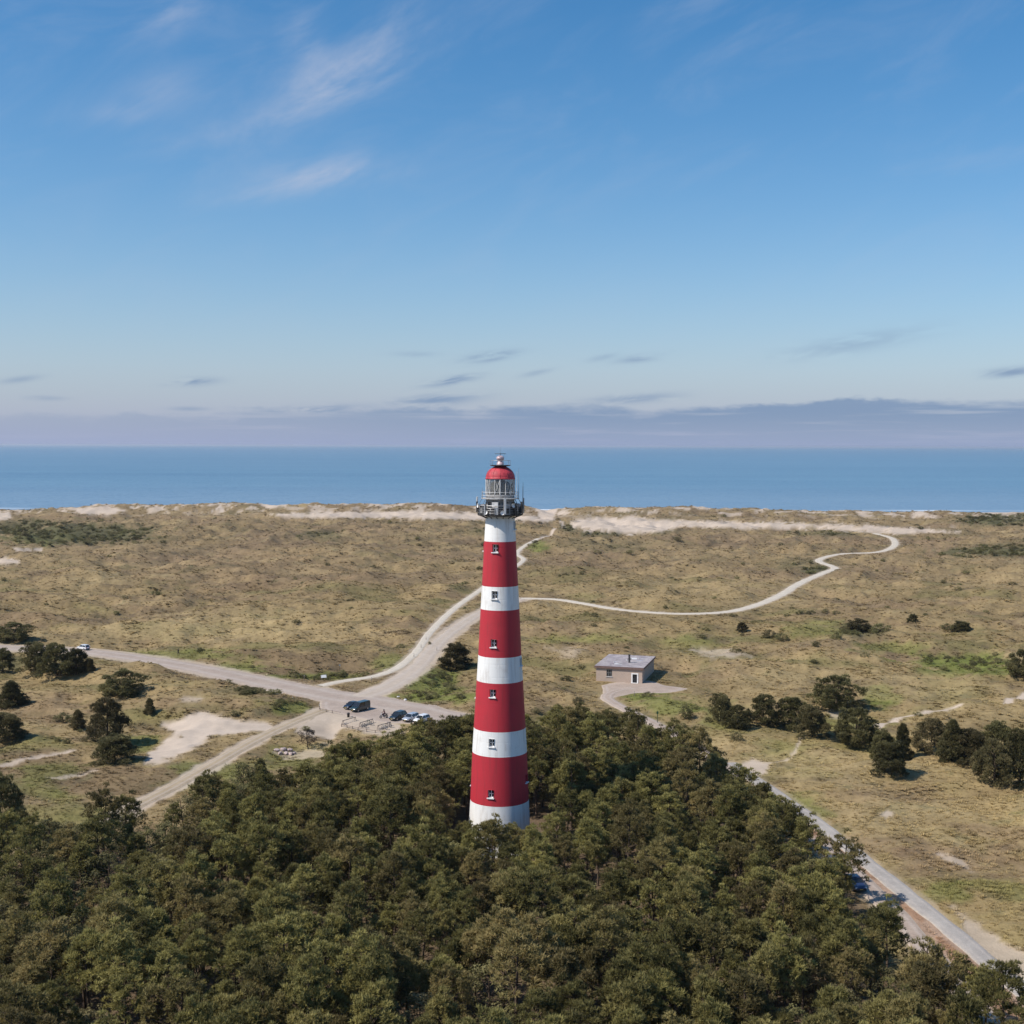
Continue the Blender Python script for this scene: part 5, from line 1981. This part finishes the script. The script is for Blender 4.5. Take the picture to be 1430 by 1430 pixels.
def walker(label, px, py, rz):
    g = ground_pt(px, py)
    root = empty('person', g + np.array([0, 0, .06]), rz, label, 'person')
    v = [(0, 0, .93, .14, .11), (0, 0, 1.08, .13, .10), (0, 0, 1.25, .15, .11), (0, 0, 1.40, .13, .09), (0.01, 0, 1.50, .055), (0.03, 0, 1.60, .09, .085), (0.02, 0, 1.71, .085)]
    e = [(0, 1), (1, 2), (2, 3), (3, 4), (4, 5), (5, 6)]

    def chain(start, pts):
        k = start
        for p in pts:
            v.append(p); e.append((k, len(v) - 1)); k = len(v) - 1
        return k
    for s, f in ((1, 1), (-1, -1)):
        chain(0, [(0.02 * f, s * .10, .86, .095), (0.10 * f, s * .10, .50, .062), (-0.04 + .12 * f, s * .10, .28, .055), (-.06 + .16 * f, s * .10, .09, .04), (.06 + .16 * f, s * .10, .05, .035)])
        k = chain(3, [(0, s * .20, 1.40, .065), (-.05 * f, s * .235, 1.14, .048), (.06 - .08 * f, s * .24, .92, .036), (.10 - .10 * f, s * .24, .86, .028)])
        hand(v, e, k, (.25, 0, -1))
    v.append((.125, 0, 1.61, .018)); e.append((5, len(v) - 1))          # nose

    def mat(c):
        if c.z < .13: return 3
        if c.z < .95 and abs(c.y) < .2: return 1
        if c.z > 1.5 or (abs(c.y) > .2 and c.z < .9): return 2
        return 0
    b = skin_body('body', v, e, root, mat, [DARKCLOTH, TROUSER, SKIN, SHOE])
    head_parts(b, (.005, 0, 1.66))
    return root


walker('person in dark clothes walking along the far edge of the road', 249, 915, R(150))


def make_motorbike():
    g = ground_pt(536, 1003)
    th = R(215)
    root = empty('motorcycle', g + np.array([0, 0, .08]), th, 'dark motorcycle with its rider beside the row of three parked cars', 'motorcycle')
    for x in (-.70, .72):
        mb = MB(); mb.torus((x, 0, .31), .25, .065, 22, 8, 0, rot_y()); w = mb.build('wheel', M['rubber'], root, True)
        mb = MB()
        for k in range(5):
            a = k * math.pi / 5
            mb.box((x, 0, .31), (.44, .03, .03), Matrix.Rotation(a, 3, 'Y'))
        mb.build('spokes', M['steel'], w)
    mb = MB(); mb.tube([(-.70, 0, .31), (-.25, 0, .42), (.2, 0, .40), (.42, 0, .80)], .05, 8); mb.tube([(-.3, 0, .5), (-.75, 0, .75), (-.95, 0, .78)], .05, 8); mb.build('frame', M['iron'], root, True)
    mb = MB(); mb.box((.02, 0, .42), (.48, .34, .36), None, 0, .85); mb.build('engine', M['steel'], root)
    mb = MB(); mb.lathe([(.02, -.3), (.12, -.22), (.17, 0), (.14, .2), (.05, .3)], 12, cap0=True, cap1=True)
    t = mb.build('fuel_tank', car_paint('dark_red_tank', (.06, .01, .012)), root, True); t.rotation_euler = (0, R(90), 0); t.location = (.2, 0, .78)
    mb = MB(); mb.box((-.35, 0, .79), (.72, .28, .12), None, 0, .85); mb.build('seat', M['rubber'], root)
    mb = MB(); mb.tube([(.72, .09, .31), (.46, .09, .86)], .03, 6); mb.tube([(.72, -.09, .31), (.46, -.09, .86)], .03, 6); mb.build('fork', M['steel'], root)
    mb = MB(); mb.tube([(.30, .38, 1.02), (.42, .2, 1.0), (.44, 0, .98), (.42, -.2, 1.0), (.30, -.38, 1.02)], .02, 6); mb.build('handlebar', M['iron'], root)
    mb = MB(); mb.lathe([(.02, 0), (.1, .03), (.1, .12)], 14, cap1=True); o = mb.build('headlight', HEADL, root, True); o.rotation_euler = (0, R(90), 0); o.location = (.5, 0, .88)
    mb = MB(); mb.tube([(.0, -.2, .3), (-.5, -.22, .3), (-.85, -.22, .36)], .05, 8); mb.build('exhaust', M['steel'], root)
    # rider
    p = empty('person', g + np.array([0, 0, .08]), th, 'motorcyclist in dark red and black riding gear and a helmet', 'person')
    v = [(-.30, 0, .95, .15, .13), (-.24, 0, 1.12, .14, .12), (-.15, 0, 1.30, .16, .12), (-.09, 0, 1.42, .13, .10), (-.06, 0, 1.51, .06), (-.03, 0, 1.61, .09), (-.03, 0, 1.71, .085)]
    e = [(0, 1), (1, 2), (2, 3), (3, 4), (4, 5), (5, 6)]

    def chain(start, pts):
        k = start
        for q in pts:
            v.append(q); e.append((k, len(v) - 1)); k = len(v) - 1
        return k
    for s in (1, -1):
        chain(0, [(-.22, s * .12, .92, .10), (.16, s * .24, .80, .075), (.02, s * .26, .42, .055), (-.02, s * .27, .20, .042), (.10, s * .27, .14, .038)])
        k = chain(3, [(-.10, s * .21, 1.40, .068), (.06, s * .32, 1.20, .05), (.24, s * .36, 1.08, .04)])
        hand(v, e, k, (.8, 0, -.35))

    def mat(c):
        if c.z < .24: return 2
        if c.z < .98 and c.x < .25: return 1
        return 0
    b = skin_body('body', v, e, p, mat, [JACKET, DARKCLOTH, SHOE])
    head_parts(b, (-.03, 0, 1.66), helmet=True)


make_motorbike()


# ------------------------------------------------------------------ bicycles, racks, rails, posts
def make_bicycle(label, px, py, rz, col):
    g = ground_pt(px, py)
    root = empty('bicycle', g + np.array([0, 0, .06]), rz, label, 'bicycle')
    pm = car_paint('bike_paint', col)
    for x in (-.52, .54):
        mb = MB(); mb.torus((x, 0, .34), .32, .028, 24, 6, 0, rot_y()); w = mb.build('wheel', M['rubber'], root, True)
        mb = MB()
        for k in range(6):
            mb.box((x, 0, .34), (.62, .008, .008), Matrix.Rotation(k * math.pi / 6, 3, 'Y'))
        mb.build('spokes', M['steel'], w)
    mb = MB()
    for a, b in (((-.52, 0, .34), (-.08, 0, .30)), ((-.52, 0, .34), (-.18, 0, .82)), ((-.08, 0, .30), (-.2, 0, .88)), ((-.08, 0, .30), (.36, 0, .80)), ((-.16, 0, .74), (.36, 0, .80)), ((.36, 0, .76), (.54, 0, .34)), ((.36, 0, .76), (.32, 0, 1.02))):
        mb.tube([a, b], .022, 6)
    mb.build('frame', pm, root)
    mb = MB(); mb.tube([(.18, .28, 1.03), (.31, .18, 1.05), (.33, 0, 1.03), (.31, -.18, 1.05), (.18, -.28, 1.03)], .018, 6); mb.build('handlebar', M['steel'], root)
    mb = MB(); mb.box((-.23, 0, .91), (.28, .17, .07), None, 0, .8); mb.build('saddle', M['rubber'], root)
    mb = MB(); mb.box((-.56, 0, .73), (.42, .14, .03)); mb.build('luggage_rack', M['iron'], root)


WOODM = plain('weathered_wood', (0.24, 0.19, 0.16), 0.9, 0, 0.25, 3.0)
PALEW = plain('pale_timber', (0.50, 0.44, 0.38), 0.85, 0, 0.2, 3.0)


def make_rack(label, p0, p1):
    a = ground_pt(*p0); b = ground_pt(*p1)
    d = b - a; L = float(np.hypot(d[0], d[1])); th = math.atan2(d[1], d[0])
    root = empty('bicycle_rack', ((a[0] + b[0]) / 2, (a[1] + b[1]) / 2, min(a[2], b[2]) + .04), th, label, 'bicycle rack', 'bicycle racks on the pale ground by the car park')
    for s in (-1, 1):
        mb = MB(); mb.tube([(-L / 2, s * .35, -.1), (-L / 2, s * .08, .95)], .055, 6); mb.tube([(L / 2, s * .35, -.1), (L / 2, s * .08, .95)], .055, 6)
        mb.build('leg', WOODM, root)
    mb = MB(); mb.box((0, 0, .95), (L + .3, .12, .12)); mb.build('top_rail', WOODM, root)
    for s in (-1, 1):
        mb = MB(); mb.box((0, s * .34, .18), (L + .1, .09, .1)); mb.build('wheel_rail', PALEW, root)
    n = int(L / .6)
    for k in range(1, n):
        mb = MB(); mb.tube([(-L / 2 + k * L / n, -.34, .18), (-L / 2 + k * L / n, 0, .6), (-L / 2 + k * L / n, .34, .18)], .016, 5); mb.build('hoop', M['steel'], root)
    return th


t1 = make_rack('empty wooden bicycle rack nearest the dark green van', (479, 1013), (496, 1006.5))
t2 = make_rack('middle wooden bicycle rack holding two bicycles', (503, 1016), (520, 1009.5))
t3 = make_rack('right-hand wooden bicycle rack at the edge of the wood', (528, 1020), (545, 1013.5))
make_bicycle('black bicycle at the near end of the middle rack', 508, 1016.5, t2 + R(80), (.02, .02, .022))
make_bicycle('dark green bicycle at the far end of the middle rack', 515, 1012.5, t2 + R(84), (.02, .05, .03))
make_bicycle('grey bicycle in the right-hand rack by the wood', 537, 1019, t3 + R(82), (.2, .2, .21))
make_bicycle('dark blue bicycle at the far end of the right-hand rack', 543, 1016, t3 + R(85), (.02, .03, .07))


def make_knee_rail(label, pxs):
    P = [ground_pt(*p) for p in pxs]
    root = empty('knee_rail_fence', P[0], 0, label, 'fence')
    o = P[0]
    for a, b in zip(P[:-1], P[1:]):
        n = max(int(np.linalg.norm(b - a) / 1.6), 1)
        for k in range(n):
            q = a + (b - a) * k / n - o
            mb = MB(); mb.box((q[0], q[1], q[2] + .25), (.14, .14, .8)); mb.build('post', WOODM, root)
        mb = MB(); mb.tube([tuple(a - o + np.array([0, 0, .52])), tuple(b - o + np.array([0, 0, .52]))], .06, 6); mb.build('rail', WOODM, root)


make_knee_rail('low wooden rail along the front of the bicycle racks', [(477, 1015), (500, 1020), (524, 1024), (548, 1027)])
make_knee_rail('low wooden rail between the sand and the parked dark cars', [(447, 993), (464, 996), (476, 998)])


def make_post(label, px, py, h=1.1, r=.07, group='wooden posts along the roads', mat=None):
    g = ground_pt(px, py)
    root = empty('wooden_post', g, 0, label, 'post', group)
    mb = MB(); mb.tube([(0, 0, -.3), (0, 0, h - .08), (0, 0, h)], [r, r, r * .6], 8); mb.build('shaft', mat or WOODM, root)
    mb = MB(); mb.tube([(0, 0, h - .3), (0, 0, h - .18)], r * 1.06, 8); mb.build('reflector_band', M['wframe'], root)


for lab, px, py in (('wooden post at the end of the dark hedge by the road', 409, 979), ('wooden post lowest beside the shell path', 578, 918), ('second wooden post up the shell path', 588, 905),
                    ('third wooden post up the shell path', 595, 894), ('wooden post on the right verge of the sand road', 610, 909), ('wooden post at the left end of the low rail', 446, 990),
                    ('wooden post on the green wedge at the fork', 519, 952), ('wooden post on the grass before the brick building', 886, 972), ('wooden post on the verge left of the roadside bush', 425, 948)):
    make_post(lab, px, py)


def make_board():
    g = ground_pt(452, 950)
    root = empty('information_board', g, R(20), 'small white information board on dark legs at the road fork', 'sign')
    for x in (-.55, .55):
        mb = MB(); mb.box((x, 0, .5), (.1, .1, 1.4)); mb.build('leg', WOODM, root)
    mb = MB(); mb.box((0, -.08, 1.0), (1.35, .06, .75), Matrix.Rotation(-.5, 3, 'X')); mb.build('panel', M['wframe'], root)
    g = ground_pt(474.5, 943)
    root = empty('sign_pole', g, 0, 'thin dark sign pole behind the small green bush', 'pole')
    mb = MB(); mb.tube([(0, 0, -.3), (0, 0, 2.9)], .045, 6); mb.build('pole', M['iron'], root)
    mb = MB(); mb.box((0, -.06, 2.6), (.35, .03, .5)); mb.build('sign_plate', M['steel'], root)
    g = ground_pt(918, 1010)
    root = empty('sign_pole', g, 0, 'dark green sign pole by the drive below the building', 'pole')
    mb = MB(); mb.tube([(0, 0, -.3), (0, 0, 2.5)], .07, 6); mb.build('pole', plain('green_metal', (.03, .06, .03), .6), root)
    mb = MB(); mb.box((0, -.08, 2.2), (.4, .03, .55)); mb.build('sign_plate', plain('green_plate', (.03, .07, .035), .6), root)
    g = ground_pt(486.5, 1001.5)
    root = empty('waste_bin', g, 0, 'black waste bin in front of the dark green van', 'bin')
    mb = MB(); mb.lathe([(.24, 0), (.3, .75), (.31, .8)], 16, cap0=True); mb.build('drum', M['black'], root, True)
    mb = MB(); mb.lathe([(.33, .78), (.33, .84), (.2, .95), (.05, .98)], 16, cap1=True); mb.build('lid', M['iron'], root, True)


make_board()


def boulder_mesh(seed):
    bm = bmesh.new()
    bmesh.ops.create_icosphere(bm, subdivisions=2, radius=1.0)
    rng = np.random.default_rng(seed)
    pl = [(unit(rng.normal(size=3)), rng.uniform(.6, .9)) for _ in range(9)]
    for v in bm.verts:
        p = np.array(v.co)
        for n, d in pl:
            k = p @ n
            if k > d: p = p - n * (k - d) * .9
        v.co = p
    me = bpy.data.meshes.new('boulder'); bm.to_mesh(me); bm.free()
    me.materials.append(M['stone'])
    return me


M['stone'] = plain('pinkish_stone', (0.42, 0.33, 0.30), 0.9, 0, 0.3, 1.5, 0.2, 0.05, 6)
BM_ = [boulder_mesh(k) for k in range(4)]
for k, (px, py, s, lab) in enumerate([(386, 1049, .55, 'dark-sided boulder at the left end of the stone heap'), (391, 1053, .5, 'low front boulder on the left of the stone heap'), (395, 1048, .62, 'biggest boulder at the back of the stone heap'), (400, 1053, .5, 'flat boulder in the middle front of the stone heap'),
                                      (404, 1049, .58, 'boulder behind the pale rounded one in the heap'), (406, 1054, .5, 'pale rounded boulder at the front of the stone heap'), (410, 1053, .45, 'last small boulder at the right end of the stone heap')]):
    g = ground_pt(px, py)
    o = link('boulder', BM_[k % 4])
    o.location = (g[0], g[1], g[2] + s * .35); o.scale = (s * 1.25, s, s * .75); o.rotation_euler = (0, 0, k * 1.7)
    tag(o, lab, 'boulder', 'boulders heaped beside the wood')
for k, (px, py, lab) in enumerate([(556, 974, 'small white stone nearest the point of the grassy wedge'), (566, 978, 'white stone on the grassy verge of the fork')]):
    g = ground_pt(px, py)
    o = link('boulder', BM_[k]); o.location = (g[0], g[1], g[2] + .1); o.scale = (.4, .35, .3)
    o.data = BM_[k].copy(); o.data.materials[0] = M['offwhite']
    tag(o, lab, 'stone', 'white stones at the fork')


# ------------------------------------------------------------------ thin sea air
def make_haze():
    mb = MB()
    x0, x1, y0, y1, z0, z1 = -150000.0, 150000.0, -600.0, 95000.0, -12.0, 64.0
    mb.box(((x0 + x1) / 2, (y0 + y1) / 2, (z0 + z1) / 2), (x1 - x0, y1 - y0, z1 - z0))
    m = bpy.data.materials.new('sea_air')
    m.use_nodes = True
    m.node_tree.nodes.clear()
    out = m.node_tree.nodes.new('ShaderNodeOutputMaterial')
    pv = m.node_tree.nodes.new('ShaderNodeVolumePrincipled')
    pv.inputs['Color'].default_value = (0.80, 0.86, 0.97, 1)
    pv.inputs['Density'].default_value = 0.00003
    pv.inputs['Anisotropy'].default_value = 0.2
    m.node_tree.links.new(pv.outputs[0], out.inputs['Volume'])
    tag(mb.build('haze', m), 'thin pale sea haze over the whole scene', kind='stuff')


make_haze()
